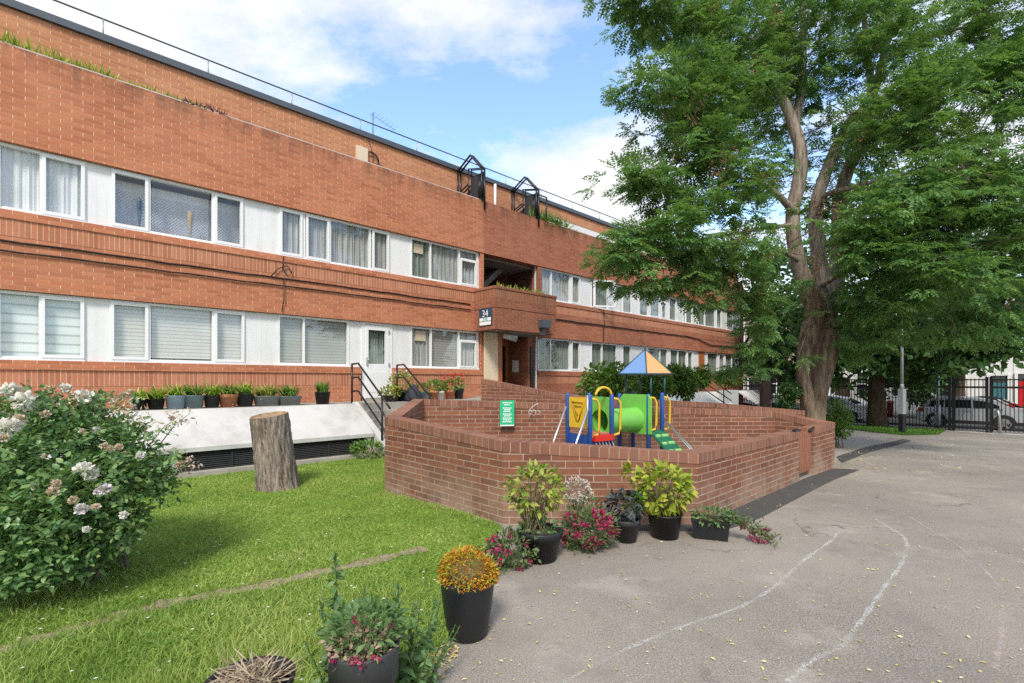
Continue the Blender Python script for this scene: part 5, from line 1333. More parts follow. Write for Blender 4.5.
parts = []; Pall = []
for c, r, n in lobes:
    P, d = ell(n, c, r, .45); P = P+RNG.normal(size=P.shape)*.035; ok = P[:, 2] > .06; P, d = P[ok], d[ok]; Pall.append((P, d))
    D = d+RNG.normal(size=d.shape)*.7; D[:, 2] += .1; D = norm(D); N = fnormals(D); S_ = norm(np.cross(D, N))
    for k_, (f, s) in enumerate(((.0, -1), (.0, 1), (.5, -1), (.5, 1), (1.0, 0))):
        m = len(P); Dk = norm(D*(.35 if s else 1)+S_*s*.9); L = .044*RNG.uniform(.6, 1.4, m)
        parts.append(broad(P+D*.085*f, Dk, N, L, L*.66, .18))
leaves('foliage', parts, M['leaf_rose'], t)
b = MB(); rr = random.Random(5)
for i in range(46):
    P, d = Pall[i % len(Pall)]; q = P[rr.randrange(len(P))]
    s0 = Vector((-3.7+rr.uniform(-.5, .55), 3.9+rr.uniform(-.3, .3), 0)); q = Vector(q); m = (s0+q)*.5+Vector((0, 0, .18)); b.tube([s0, m, q], [.013, .009, .004], 5, False)
b.build('stems', M['stem'], t)
dry = []; b = MB()
for px, py, D_ in ((64, 398, 4.0), (58, 392, 4.0), (70, 402, 3.95), (112, 408, 4.0), (124, 404, 4.0), (150, 424, 4.0), (172, 419, 4.0), (184, 416, 4.05), (60, 410, 3.9), (20, 415, 3.6), (135, 412, 4.0), (188, 462, 4.0), (178, 470, 4.0)):
    q = at(px, py, D_); P, d = ell(34, tuple(q), (.10, .08, .07)); D = d+RNG.normal(size=d.shape)*.6; dry.append(kites(P, D, fnormals(D), .04*RNG.uniform(.5, 1.3, 34), .016*RNG.uniform(.6, 1.4, 34)))
    b.tube([q+Vector((-.25, 0, -.3)), q+Vector((-.08, 0, -.08)), q+Vector((.06, 0, .03))], [.006, .004, .002], 4, False)
leaves('withered_sprays', dry, M['bloom_faded'], t); b.build('twigs', M['stem'], t)
def bloom(c, r, mat, n=70):
    P, d = ell(n, c, (r*.75, r*.75, r*.6), .2); D = d+RNG.normal(size=d.shape)*.35
    return broad(P, D, fnormals(D), r*.75*RNG.uniform(.7, 1.1, n), r*.75*RNG.uniform(.8, 1.2, n), -.25)
def bl(lst, mat, D_=None):
    for px, py, D_, r in lst:
        c = at(px, py, D_-.12); leaves('bloom', [bloom(tuple(c), r*(.9 if mat == 'bloom_white' else .72), mat)], M[mat], t)
bl([(84, 470, 3.13, .05), (91, 474, 3.15, .04), (4, 429, 3.2, .062), (13, 425, 3.2, .045), (24, 401, 3.7, .075), (10, 390, 3.9, .06), (84, 396, 4.0, .055), (87, 529, 3.05, .022), (124, 515, 3.3, .026), (141, 455, 3.6, .03), (66, 388, 4.0, .04)], 'bloom_white')
bl([(81, 509, 3.08, .042), (105, 489, 3.2, .045), (99, 491, 3.2, .035)], 'bloom_mauve')
bl([(53, 491, 3.05, .04), (73, 500, 3.1, .034), (96, 507, 3.15, .03), (56, 484, 3.07, .035), (82, 431, 3.35, .022), (104, 446, 3.45, .03), (110, 449, 3.45, .03), (119, 447, 3.5, .03), (18, 420, 3.3, .05), (123, 396, 4.0, .045), (130, 393, 4.05, .04), (180, 465, 4.0, .045), (188, 460, 4.0, .03), (172, 418, 4.0, .028), (45, 414, 3.5, .035), (44, 456, 3.2, .02), (4, 438, 3.1, .03)], 'bloom_faded')
rr = random.Random(21)
for i in range(15):                     # more blooms half hidden over the face of the bush
    c_, r_, n_ = lobes[rr.randrange(len(lobes)-2)]; a_ = rr.uniform(-1.1, 1.1); e_ = rr.uniform(-.3, 1.1)
    q = (c_[0]+r_[0]*.95*math.sin(a_)*math.cos(e_), c_[1]-r_[1]*.98*math.cos(a_)*math.cos(e_)-.03, c_[2]+r_[2]*.98*math.sin(e_))
    mt = ('bloom_faded', 'bloom_white', 'bloom_faded', 'bloom_white')[i % 4]; leaves('bloom', [bloom(q, rr.uniform(.014, .03), mt)], M[mt], t)
# shrubs behind the play yard
def shrub(label, px0, px1, py0, py1, D_, n, L, mat='leaf_shrub', group='green shrubs below the windows right of the porch', zb=None, cat='shrub', red=0):
    c = at((px0+px1)/2, (py0+py1)/2, D_); rx = (px1-px0)/2*D_/FPX; rz_ = (py1-py0)/2*D_/FPX
    g = zb if zb is not None else gz(c.x, c.y)
    t = thing('shrub', label, cat, (c.x, c.y, g), group=group)
    parts = []
    for i in range(7):
        an = random.uniform(0, 2*PI); q = random.uniform(.25, .6)
        cc = (c.x+rx*q*math.cos(an), c.y+rx*.6*math.sin(an)*q, c.z+rz_*random.uniform(-.3, .35))
        P, d = ell(n//7, cc, (rx*.55, rx*.45, rz_*.6), .55); D = d+RNG.normal(size=d.shape)*.6; D[:, 2] += .1
        parts.append(broad(P, D, fnormals(D), L*RNG.uniform(.6, 1.25, len(P)), L*.5*RNG.uniform(.7, 1.2, len(P)), .3))
    leaves('foliage', parts, M[mat], t)
    V = [tuple(p) for p in ell(16, tuple(c), (rx*.8, rx*.5, rz_*.8))[0]]
    stems([(c.x+random.uniform(-.15, .15), c.y+random.uniform(-.15, .15), g) for _ in V], V, .014).build('stems', M['stem'], t)
    if red: blob(t, 'flowers', tuple(c), (rx*.9, rx*.6, rz_*.9), red, .09, .07, 'bloom_red', .7)
    return t
shrub('pale green bushy shrub left of the pointed play roof', 580, 640, 362, 404, 13.2, 1500, .17, zb=E-.45)
shrub('dense green shrub behind the pointed play roof', 628, 672, 366, 406, 14.0, 1300, .16, zb=E-.45)
shrub('green shrub right of the pointed play roof', 660, 696, 362, 402, 15.0, 1500, .16, zb=E-.45)
shrub('shrub with reddish leaves in front of the brown door', 688, 712, 364, 388, 17.0, 600, .15, red=30, zb=E-.35)
shrub('low shrubs beside the far white slab under the tree', 712, 746, 368, 387, 21.0, 700, .16, 'leaf_mix', zb=E-.35)
shrub('dark green shrub growing against the left of the big trunk', 775, 801, 378, 413, 11.6, 900, .09, 'leaf_ivy', 'shrubs around the big tree trunk')
shrub('fresh green shrub growing against the right of the big trunk', 823, 851, 397, 446, 12.6, 1500, .085, 'leaf_shrub', 'shrubs around the big tree trunk')
# ================================================================== MAIN TREE
TD = 11.9
tb = gcol(816, TD)
tree = thing('pinnate_tree', 'tall spreading tree with twisted grey brown trunk and feathery leaves beside the play yard', 'tree', tb)
def limb(name, pts, seg=12, jit=.03, flute=0.0, mat='bark', sub=4):
    P = [at(x, y, D) for x, y, D, r in pts]; R_ = [r for *_, r in pts]; fp, fr_ = [], []
    for i in range(len(P)-1):
        p0, p1, p2, p3 = P[max(i-1, 0)], P[i], P[i+1], P[min(i+2, len(P)-1)]
        for j in range(sub):
            t = j/sub; fp.append(.5*((2*p1)+(-p0+p2)*t+(2*p0-5*p1+4*p2-p3)*t*t+(-p0+3*p1-3*p2+p3)*t**3)); fr_.append(R_[i]+(R_[i+1]-R_[i])*t)
    fp.append(P[-1]); fr_.append(R_[-1])
    b = MB(); b.tube(fp, fr_, seg, True, jit, flute); return b.build(name, M[mat if name == 'trunk' else 'bark_limb'], tree), fp
zb = gz(tb.x, tb.y); yb = HORIZ+(E-zb)*FPX/TD
TR, trunk_pts = limb('trunk', [(814, yb+3, TD, .34), (814, yb-12, TD, .27), (815, 420, TD, .235), (816, 402, TD, .235), (819, 385, TD, .24), (823, 365, TD, .255), (827, 345, TD, .25), (828, 325, TD+.1, .23), (826, 305, TD+.2, .20), (823, 288, TD+.3, .17)], 28, .02, .10)
limb('trunk', [(812, yb, TD-.15, .24), (811, 418, TD-.2, .20), (807, 398, TD-.24, .16), (803.5, 378, TD-.26, .145), (804, 358, TD-.25, .155), (808, 338, TD-.2, .18), (814, 318, TD-.15, .215), (814, 302, TD-.1, .225), (808, 288, TD-.15, .20)], 22, .02, .07)
LIMBS = []
for pts in (
 [(814, 302, TD-.05, .24), (803, 278, TD-.2, .19), (796, 252, TD-.3, .165), (793, 230, TD-.4, .155), (793, 208, TD-.4, .15), (799, 182, TD-.5, .15), (801, 160, TD-.5, .145), (799, 142, TD-.5, .14), (793, 124, TD-.5, .125), (785, 104, TD-.5, .11), (772, 88, TD-.6, .09), (756, 78, TD-.8, .06), (735, 60, TD-1.2, .03)],
 [(822, 316, TD+.1, .24), (822, 290, TD+.2, .20), (820, 262, TD+.2, .17), (816, 235, TD+.2, .16), (816, 205, TD+.3, .15), (824, 178, TD+.3, .14), (836, 148, TD+.4, .13), (850, 122, TD+.4, .12), (868, 104, TD+.4, .11), (880, 72, TD+.4, .10), (888, 30, TD+.4, .08), (893, -40, TD, .05)],
 [(826, 318, TD+.3, .23), (835, 290, TD+.6, .2), (838, 250, TD+.8, .18), (840, 200, TD+.9, .17), (848, 170, TD+.9, .15), (858, 150, TD+.9, .14), (868, 118, TD+1, .12), (872, 95, TD+1, .10), (866, 40, TD+1, .07), (860, -50, TD+1, .04)],
 [(795, 128, TD-.45, .10), (800, 95, TD-.2, .09), (803, 60, TD, .08), (803, 10, TD, .065), (800, -60, TD, .04)],
 [(796, 215, TD-.45, .09), (778, 195, TD-.8, .07), (758, 182, TD-1.1, .05), (720, 172, TD-1.5, .03), (680, 160, TD-1.8, .015)],
 [(818, 215, TD+.2, .08), (826, 195, TD-.4, .06), (850, 188, TD-1.0, .05), (900, 175, TD-1.6, .03), (960, 168, TD-1.9, .02)],
 [(822, 285, TD, .07), (850, 270, TD-.6, .05), (890, 262, TD-1.1, .035), (940, 262, TD-1.4, .02)],
 [(800, 262, TD-.3, .06), (775, 250, TD-.9, .045), (735, 262, TD-1.3, .03), (690, 268, TD-1.6, .015)],
 [(793, 225, TD-.4, .05), (765, 228, TD-1.0, .04), (710, 238, TD-1.7, .025), (640, 246, TD-2.3, .012)],
 [(868, 106, TD+.4, .07), (905, 90, TD-.3, .05), (950, 85, TD-.8, .03), (1000, 95, TD-1, .02)],
 [(880, 66, TD+.4, .06), (920, 40, TD, .045), (975, 25, TD-.4, .03)],
 [(800, 90, TD-.2, .06), (770, 55, TD-.6, .045), (725, 25, TD-1, .03), (660, 12, TD-1.4, .015)]):
    o, fp = limb('limb', pts, 12); LIMBS += fp
# crown: boughs of drooping pinnate sprays.  (px, py, D, rx, ry, rd, weight)
BOUGH = [(690, 35, 10.6, 70, 38, 1.0, 1), (640, 6, 9.7, 42, 14, .5, .35), (600, 2, 9.4, 14, 8, .3, .08), (685, 82, 10.1, 48, 24, .8, .6), (632, 95, 9.6, 30, 8, .4, .3), (745, 62, 11.2, 75, 58, 1.2, 1.3), (700, 125, 10.4, 50, 26, .7, .6), (640, 130, 10.2, 20, 10, .4, .1),
 (680, 153, 10.1, 48, 18, .7, .5), (622, 180, 9.6, 34, 9, .4, .34), (725, 190, 10.2, 64, 30, .8, .8), (668, 200, 9.8, 40, 14, .5, .3), (660, 236, 9.4, 52, 18, .6, .55), (602, 252, 9.1, 34, 8, .3, .3), (612, 232, 9.3, 26, 6, .3, .15), (628, 8, 9.5, 26, 14, .4, .3), (698, 258, 9.7, 50, 18, .7, .5), (640, 278, 9.4, 34, 8, .4, .24), (757, 240, 10.4, 42, 36, .9, .7),
 (712, 290, 9.9, 20, 8, .4, .12), (768, 305, 10.6, 24, 30, .6, .4), (778, 345, 11.0, 26, 24, .6, .35), (752, 368, 11.4, 16, 9, .4, .12),
 (825, 30, 11.2, 85, 55, 1.3, 1.5), (920, 38, 11.0, 90, 55, 1.4, 1.6), (1000, 30, 11, 60, 50, 1.3, 1), (905, 112, 10.3, 75, 36, .9, 1.1), (985, 105, 10.2, 62, 42, 1, .9), (1035, 75, 10.5, 50, 60, 1, .7),
 (850, 165, 12.8, 60, 55, .8, .8), (775, 130, 12.8, 55, 55, .8, .7), (935, 172, 10.0, 80, 26, .9, 1.0), (1000, 168, 10.4, 40, 22, .8, .4), (925, 212, 9.7, 80, 26, .8, 1.0), (870, 228, 9.8, 56, 24, .7, .6), (985, 232, 9.8, 56, 30, .9, .8), (1035, 215, 10, 40, 40, .9, .5),
 (862, 268, 10.2, 46, 24, .7, .6), (920, 276, 10.1, 66, 32, .9, .9), (985, 286, 10.6, 50, 34, .9, .6), (880, 318, 10.9, 46, 22, .7, .5), (935, 322, 11.2, 46, 22, .8, .5), (846, 300, 11.4, 26, 26, .5, .3), (880, 345, 11.4, 36, 14, .6, .3),
 (800, -60, 11.2, 150, 50, 1.8, 1.2), (950, -70, 11, 120, 50, 1.8, .9), (880, 60, 13.6, 140, 90, .8, 1.2), (900, 200, 13.4, 110, 90, .8, 1.2), (760, 90, 13.4, 80, 70, .6, .7), (1080, 150, 11.5, 50, 130, 1.5, .8)]
def pinnate(base, D, N, L, npair, lw):
    """pinnate leaves: arrays of leaf bases, axis directions, up vectors, lengths -> kites for every leaflet"""
    D = norm(D); S_ = norm(np.cross(D, N)); U = np.cross(S_, D); out = []
    for k_ in range(npair):
        f = .22+.68*k_/(npair-1)
        for s in (-1, 1):
            p = base+D*(L*f)[:, None]-U*(L*.16*f*f)[:, None]
            d = S_*s*.86+D*.42-U*.22+RNG.normal(size=D.shape)*.10
            ll = L*.34*(1-.45*abs(f-.45))*RNG.uniform(.8, 1.15, len(L)); out.append(kites(p, d, U+RNG.normal(size=D.shape)*.22, ll, ll*lw))
    p = base+D*(L*.95)[:, None]-U*(L*.15)[:, None]; out.append(kites(p, D-U*.3, U, L*.3, L*.3*lw)); return out
LP = np.array([tuple(p) for p in LIMBS]); parts = []; twg = MB(); TOT = 5600; wsum = sum(x[6] for x in BOUGH)
pods = []
for bi, (px, py, D_, rx, ry, rd, w) in enumerate(BOUGH):
    if px < 712: px += 20; rx *= .76; ry *= .85
    c = at(px, py, D_); r = np.array([rx*D_/FPX, rd*1.15, ry*D_/FPX])
    n = max(8, int(TOT*w/wsum)); nsub = max(2, int(n/9))
    cen, d = ell(nsub, tuple(c), tuple(r), .30)              # branchlets: sprays gather round them in flat, drooping tiers
    idx = RNG.integers(0, nsub, n)
    off = RNG.normal(size=(n, 3))*np.array([.26, .26, .07])
    P = cen[idx]+off
    qx = W/2+FPX*P[:, 0]/P[:, 1]; qy = HORIZ-FPX*(P[:, 2]-E)/P[:, 1]      # the boughs leave the fork and the twisted limb open on the camera's side
    kp = ~((qx > 781-.02*qy) & (qx < 838) & (qy > 120) & (qy < 385) & (P[:, 1] < TD+.3)) | (RNG.random(n) < .10)
    P, off, idx = P[kp], off[kp], idx[kp]; n = len(P)
    if not n: continue
    out = off*np.array([1, 1, .3])+(P-np.array([tuple(LP[np.argmin(((LP-q)**2).sum(1))]) for q in P]))*.12; D0 = norm(out+RNG.normal(size=(n, 3))*.18)
    D0[:, 2] -= .12
    for q in range(7):
        an = (q-3)*.42; ca, sa = math.cos(an), math.sin(an)
        Dq = np.stack([D0[:, 0]*ca-D0[:, 1]*sa, D0[:, 0]*sa+D0[:, 1]*ca, D0[:, 2]+RNG.normal(size=n)*.16-.1], 1)
        N = RNG.normal(size=(n, 3))*.28; N[:, 2] += 1
        parts += pinnate(P+norm(Dq)*RNG.uniform(0, .14, (n, 1)), Dq, norm(N), RNG.uniform(.17, .30, n), 5, .50)
    for q in cen[::2]:
        l = LP[np.argmin(((LP-q)**2).sum(1)+RNG.random(len(LP))*.4)]; q = Vector(q); l = Vector(l)
        if (q-l).length > .3: twg.tube([l, (l*.45+q*.55)+Vector((RNG.normal()*.1, RNG.normal()*.1, .10+RNG.normal()*.08)), q], [.018, .011, .005], 4, False)
    if w > .25:
        for q in cen[:max(1, int(w*2.2))]: pods.append(q)
leaves('crown', parts, M['leaf_tree'], tree); twg.build('twigs', M['bark'], tree)
for px, py, D_ in ((771, 176, 9.5), (699, 100, 9.4), (692, 115, 9.5), (728, 152, 9.3), (716, 165, 9.3), (752, 170, 10), (756, 165, 9.8), (735, 243, 9.2), (741, 236, 9.2), (770, 250, 9.8), (776, 14, 9.8), (774, 20, 9.9), (758, 64, 9.9), (713, 2, 9.6), (767, 255, 9.8), (782, 232, 10), (816, 262, 11), (812, 272, 11), (840, 210, 9.8), (820, 205, 10.5), (840, 250, 10)):
    pods.append(np.array(tuple(at(px, py, D_))))
pp = []
for q in pods:
    n = 46; P, d = ell(n, tuple(q), (.13, .11, .17), .2); D = d; D[:, 2] -= .6; pp.append(kites(P, D, rdir(n), .075*RNG.uniform(.6, 1.3, n), .03*RNG.uniform(.6, 1.2, n)))
leaves('withered_clusters', pp, M['dead_leaf'], tree)
# ================================================================== DARKER TREES BEHIND
def broad_tree(label, t, u, tr_r, lean, blobs, n, L, top, group='dark leafy trees by the street fence', mat='leaf_dark'):
    p = F(t, u, 0); p.z = gz(p.x, p.y); tt = thing('broadleaf_tree', label, 'tree', p, group=group)
    b = MB(); hh = top
    b.tube([p+Vector((0, 0, -.1)), p+Vector((-.03, 0, .6)), p+Vector((-.08, 0, 1.8)), p+Vector((lean*.5, 0, hh*.45)), p+Vector((lean, 0, hh*.7))], [tr_r*1.35, tr_r*1.08, tr_r*.95, tr_r*.75, tr_r*.4], 18, True, .03, .03)
    b.build('trunk', M['bark_dark'], tt); b = MB(); parts = []; tot = sum(x[6] for x in blobs)
    for px, py, D_, rx, ry, rd, w in blobs:
        c = at(px, py, D_); r = (rx*D_/FPX, rd, ry*D_/FPX); m = int(n*w/tot); ns = max(3, m//26)
        cen, _ = ell(ns, tuple(c), r, .45); P = cen[RNG.integers(0, ns, m)]+RNG.normal(size=(m, 3))*np.array([.3, .3, .16]); D = rdir(m, -.25)
        parts.append(broad(P, D, fnormals(D), L*RNG.uniform(.6, 1.25, m), L*.75*RNG.uniform(.7, 1.15, m), .2))
        b.tube([p+Vector((lean*.5, 0, hh*.45)), (p+Vector((lean*.5, 0, hh*.45))+c)/2+Vector((0, 0, .3)), c], [tr_r*.4, tr_r*.25, .04], 6, False)
    leaves('crown', parts, M[mat], tt); b.build('branches', M['bark_dark'], tt); return tt
broad_tree('dark leafy tree with a straight trunk inside the street fence', 28.6, 7.0, .34, .3, [(860, 300, 21.5, 70, 50, 2.5, 1), (930, 310, 20.5, 70, 52, 2.5, 1.2), (980, 320, 20, 34, 36, 2, .5), (900, 345, 21, 60, 26, 2.2, .6), (850, 350, 21.5, 30, 22, 2, .3), (910, 220, 21.5, 100, 60, 3, 1.1), (960, 352, 19.8, 40, 18, 1.5, .3), (835, 370, 22, 16, 14, 1, .12), (915, 373, 22, 26, 12, 1, .18), (1000, 270, 20, 30, 30, 2, .35)], 15000, .30, 8)
broad_tree('second dark tree beyond the railings left of the big trunk', 32.5, -1.5, .28, .2, [(775, 335, 27, 26, 36, 2, .9), (797, 350, 27, 26, 36, 2, .8), (758, 362, 28, 12, 10, 1, .15), (785, 290, 27, 40, 40, 2, 1)], 5200, .34, 7)
broad_tree('leafy street tree behind the parked silver car', 39.6, 9.0, .3, .1, [(925, 385, 28.5, 16, 20, 1, .5), (910, 360, 29, 24, 20, 1.2, .6), (945, 362, 28.5, 22, 16, 1.2, .4), (930, 330, 29, 40, 30, 2, .9), (880, 385, 31, 12, 16, 1, .3)], 4200, .3, 5, mat='leaf_ivy')
# ================================================================== FENCE, POSTS, GATE
def fz_(t, u): p = F(t, u, 0); return gz(p.x, p.y)-E
def fence(u0, u1, label, name='railing_fence', tf=29.5, top=2.3, gate=False):
    fn = thing(name, label, 'fence', F(tf, (u0+u1)/2, -2.2)); z0 = -2.19
    b = MB()
    for z in (z0+.12, z0+top-.42, z0+top-.08): b.fbox(tf-.025, tf+.025, u0, u1, z, z+(.085 if z < z0+top-.2 else .05))
    b.build('rail', M['black_paint'], fn)
    b = MB(); u = u0+.06
    while u < u1: b.fbox(tf-.013, tf+.013, u-.0135, u+.0135, z0+.06, z0+top); u += .125
    q = b.build('bars', M['black_paint'], fn); q['kind'] = 'stuff'
    n = max(1, round((u1-u0)/2.6))
    for i in range(n+1):
        u = u0+(u1-u0)*i/n; b = MB(); b.fbox(tf-.05, tf+.05, u-.05, u+.05, z0-.2, z0+top+.06); b.build('post', M['black_paint'], fn)
    return fn
def ufor(px, t): k = (px-W/2)/FPX; x0 = A.x+DV.x*t; y0 = A.y+DV.y*t; return (k*y0-x0)/(NV.x-k*NV.y)
UA, UB = ufor(951.5, 29.5), ufor(989, 29.5)
fence(-.4, UA-.06, 'tall black vertical bar railing along the street behind the big tree')
fence(UA+.06, UB-.06, 'black barred double gate in front of the parked silver car', 'railing_gate')
fence(UB+.06, 24, 'black vertical bar railing at the right edge by the red door')
b = MB(); b.fbox(29.25, 29.75, 8.0, 26, -2.4, -2.185); o = b.build('kerb', M['coping']); o['kind'] = 'structure'
# brown fence post left of the big trunk
p = F(27.5, 1.2, 0); b = MB(); c = at(765, 400, 20.5); b.box((c.x, c.y, gz(c.x, c.y)), .32, .3, 1.98); b.box((c.x, c.y, gz(c.x, c.y)+1.98), .36, .34, .05); o = b.build('gate_post', plain('dark brown timber', (.05, .025, .016), .7)); tag(o, 'thick dark brown post in the railings left of the big trunk', 'post')
# lamp post
lp = gnd(902, 434); lm = thing('lamp_post', 'grey lamp post with a black base on the grass verge', 'lamp post', lp)
s = lp.y/FPX
b = MB(); b.box((lp.x, lp.y, lp.z-.1), 4.3*s, 4.3*s, 20*s+.1, .3); b.build('black_base', M['black_paint'], lm)
b = MB(); b.box((lp.x, lp.y, lp.z+20*s+.002), 4.7*s, 4.7*s, 25*s, .3); b.lathe((lp.x, lp.y, lp.z+45*s), [(2.3*s, 0), (1.5*s, 3.2*s), (1.45*s, 5*s)], 12); b.build('cabinet', M['pole_grey'], lm)
b = MB(); b.tube([(lp.x, lp.y, lp.z+48*s), (lp.x, lp.y, lp.z+5.6)], [1.4*s, 1.1*s], 12); b.build('pole', M['pole_grey'], lm)
b = MB(); b.hexa([(lp.x-.12, lp.y-.5, lp.z+5.6), (lp.x+.12, lp.y-.5, lp.z+5.6), (lp.x+.1, lp.y+.1, lp.z+5.6), (lp.x-.1, lp.y+.1, lp.z+5.6)], [(lp.x-.1, lp.y-.48, lp.z+5.74), (lp.x+.1, lp.y-.48, lp.z+5.74), (lp.x+.08, lp.y+.08, lp.z+5.74), (lp.x-.08, lp.y+.08, lp.z+5.74)]); b.build('lamp_head', M['pole_grey'], lm)
# white and grey post in front of the silver car, and the short leaning post
c = F(30.3, 8.95, -2.2); b = MB(); b.tube([c, c+Vector((0, 0, 3.2))], .06, 10); b.tube([c, c+Vector((0, 0, 1.1))], .10, 10); o = b.build('sign_post', M['grey_steel']); tag(o, 'slim pale grey post standing between the black gate and the silver car', 'post')
c = gnd(1000.5, 434); b = MB(); b.tube([c+Vector((0, 0, -.1)), c+Vector((-.06, 0, .75)), c+Vector((-.12, 0, .98))], [.055, .05, .045], 10); o = b.build('gate_stop_post', M['grey_steel']); tag(o, 'short leaning grey post just inside the gate in front of the silver car wheel', 'post')
# ================================================================== CARS
def car(label, t, uc, length, prof_low, prof_glass, paint, wheel_x, wr, width=1.72, flip=False, extra=None, z=-2.245):
    """prof_low: closed side outline (x from 0 rear to length, z); prof_glass: side glass outline; the car lies along NV"""
    c = thing('parked_car', label, 'car', F(t, uc, z), group='cars parked along the street')
    def K(x, y, zz): return F(t+y, uc+(x-length/2)*(-1 if flip else 1), z+zz)
    b = MB(); n = len(prof_low); hw = width/2
    top = max(p[1] for p in prof_low)
    def wy(zz): return hw*(1-.0*zz) if zz < .95 else hw-(zz-.95)*.38
    for s in (-1, 1):
        b.face([K(x, s*wy(zz), zz) for x, zz in prof_low])
    for i in range(n):
        (x0, z0), (x1, z1) = prof_low[i], prof_low[(i+1) % n]
        b.face([K(x0, -wy(z0), z0), K(x1, -wy(z1), z1), K(x1, wy(z1), z1), K(x0, wy(z0), z0)])
    b.build('body', paint, c)
    for gl in prof_glass:
        for s in (-1, 1): b = MB(); b.face([K(x, s*(wy(zz)+.008), zz) for x, zz in gl]); b.build('side_window', M['car_glass'], c)
    for a_, nm in extra or []:
        (x0, z0), (x1, z1) = a_; b = MB(); q = .012
        nx, nz = -(z1-z0), (x1-x0); l = math.hypot(nx, nz); nx, nz = nx/l*q, nz/l*q
        if nz < 0: nx, nz = -nx, -nz
        b.face([K(x0+nx, -wy(z0)+.10, z0+nz), K(x1+nx, -wy(z1)+.10, z1+nz), K(x1+nx, wy(z1)-.10, z1+nz), K(x0+nx, wy(z0)-.10, z0+nz)]); b.build(nm, M['car_glass'], c)
    for x in wheel_x:
        for s in (-1, 1):
            y0, y1 = s*(hw-.2), s*(hw+.012); w = MB(); r = wr
            ring = lambda y, rr: [K(x+rr*math.cos(a), y, wr+rr*math.sin(a)) for a in np.linspace(0, 2*PI, 25)[:-1]]
            prs = [(y0, r), (y1, r), (y1+s*.004, r*.70), (y1-s*.03, r*.66)]
            for (ya, ra), (yb_, rb_) in zip(prs, prs[1:]):
                A_, B_ = ring(ya, ra), ring(yb_, rb_)
                for i in range(24): j = (i+1) % 24; w.face([A_[i], A_[j], B_[j], B_[i]], None, True)
            wheel = w.build('wheel', M['tyre'], c)
            w = MB()
            for i in range(5):
                a = i*2*PI/5+.3
                for da in (-.17, .17):
                    pass
                q = lambda rr, da: K(x+rr*math.cos(a+da), y1+s*.006, wr+rr*math.sin(a+da))
                w.face([q(.05, -1.2), q(r*.67, -.16), q(r*.67, .16), q(.05, 1.2)])
            A_ = ring(y1+s*.007, r*.70); B_ = ring(y1+s*.007, r*.60)
            for i in range(24): j = (i+1) % 24; w.face([A_[i], A_[j], B_[j], B_[i]])
            w.build('rim', M['rim'], wheel)
            w = MB(); A_ = ring(y1-s*.02, r*.68); w.face(A_); w.build('wheel_well', M['tyre'], wheel)
            w = MB(); A_ = ring(s*(hw+.004), r*1.2); B_ = ring(s*(hw+.004), r*.98); zz = lambda v: v
            for i in range(0, 12): j = i+1; w.face([A_[i], A_[j % 24], B_[j % 24], B_[i]])
            w.build('wheel_arch', M['tyre'], c)
    return c, K, hw
suv_low = [(0.02, .38), (0, .62), (.08, .93), (.22, 1.0), (.44, 1.34), (.64, 1.43), (1.5, 1.48), (2.3, 1.44), (2.75, 1.33), (3.35, 1.02), (3.9, .98), (4.3, .86), (4.42, .62), (4.40, .36), (4.2, .26), (.3, .26)]
suv_gl = [[(.44, 1.03), (.60, 1.31), (1.02, 1.36), (1.0, 1.0)], [(1.06, 1.0), (1.08, 1.37), (1.95, 1.37), (1.98, .99)], [(2.04, .99), (2.01, 1.36), (2.35, 1.33), (2.70, 1.22), (3.05, 1.02)]]
sc_, K, hw = car('silver estate car parked behind the black gate at the right', 32.2, 10.25, 4.42, suv_low, suv_gl, M['car_silver'], (.74, 3.02), .335, extra=[(((.24, 1.06), (.42, 1.40)), 'rear_window'), (((2.78, 1.40), (3.32, 1.06)), 'windscreen')])
b = MB(); b.tube([K(.7, -hw+.22, 1.49), K(2.2, -hw+.24, 1.51)], .018, 5); b.build('roof_bar', M['rim'], sc_)
b = MB(); b.hexa([K(.02, -hw-.006, .74), K(.3, -hw-.006, .78), K(.3, -hw+.2, .78), K(.02, -hw+.2, .74)], [K(.09, -hw-.006, .96), K(.3, -hw-.006, .95), K(.3, -hw+.2, .95), K(.09, -hw+.2, .96)]); b.build('tail_lamp', M['tail_red'], sc_)
b = MB(); b.face([K(.3, -hw-.006, .27), K(4.2, -hw-.006, .27), K(4.1, -hw-.006, .42), K(.4, -hw-.006, .42)]); b.build('sill_trim', M['tyre'], sc_)
b = MB()
for x in (.98, 2.0, 3.06): b.face([K(x, -hw-.005, .45), K(x+.012, -hw-.005, .45), K(x+.012, -hw-.005, 1.0), K(x, -hw-.005, 1.0)])
b.build('door_seam', M['tyre'], sc_)
b = MB(); b.box(tuple(K(2.95, -hw-.12, 1.0)), .22, .14, .15, .8); b.build('wing_mirror', M['car_silver'], sc_)
b = MB()
for x in (1.75, 2.75): b.hexa([K(x, -hw-.02, .86), K(x+.2, -hw-.02, .86), K(x+.2, -hw, .86), K(x, -hw, .86)], [K(x, -hw-.02, .89), K(x+.2, -hw-.02, .89), K(x+.2, -hw, .89), K(x, -hw, .89)])
b.build('door_handle', M['rim'], sc_)
sed_low = [(0.02, .34), (0, .60), (.06, .92), (.55, .98), (1.2, 1.34), (1.9, 1.44), (2.5, 1.40), (3.3, .96), (4.0, .86), (4.3, .60), (4.28, .32), (4.0, .24), (.3, .24)]
sed_gl = [[(.95, 1.02), (1.32, 1.30), (1.80, 1.36), (1.82, 1.0)], [(1.88, 1.0), (1.87, 1.36), (2.4, 1.32), (2.95, 1.0)]]
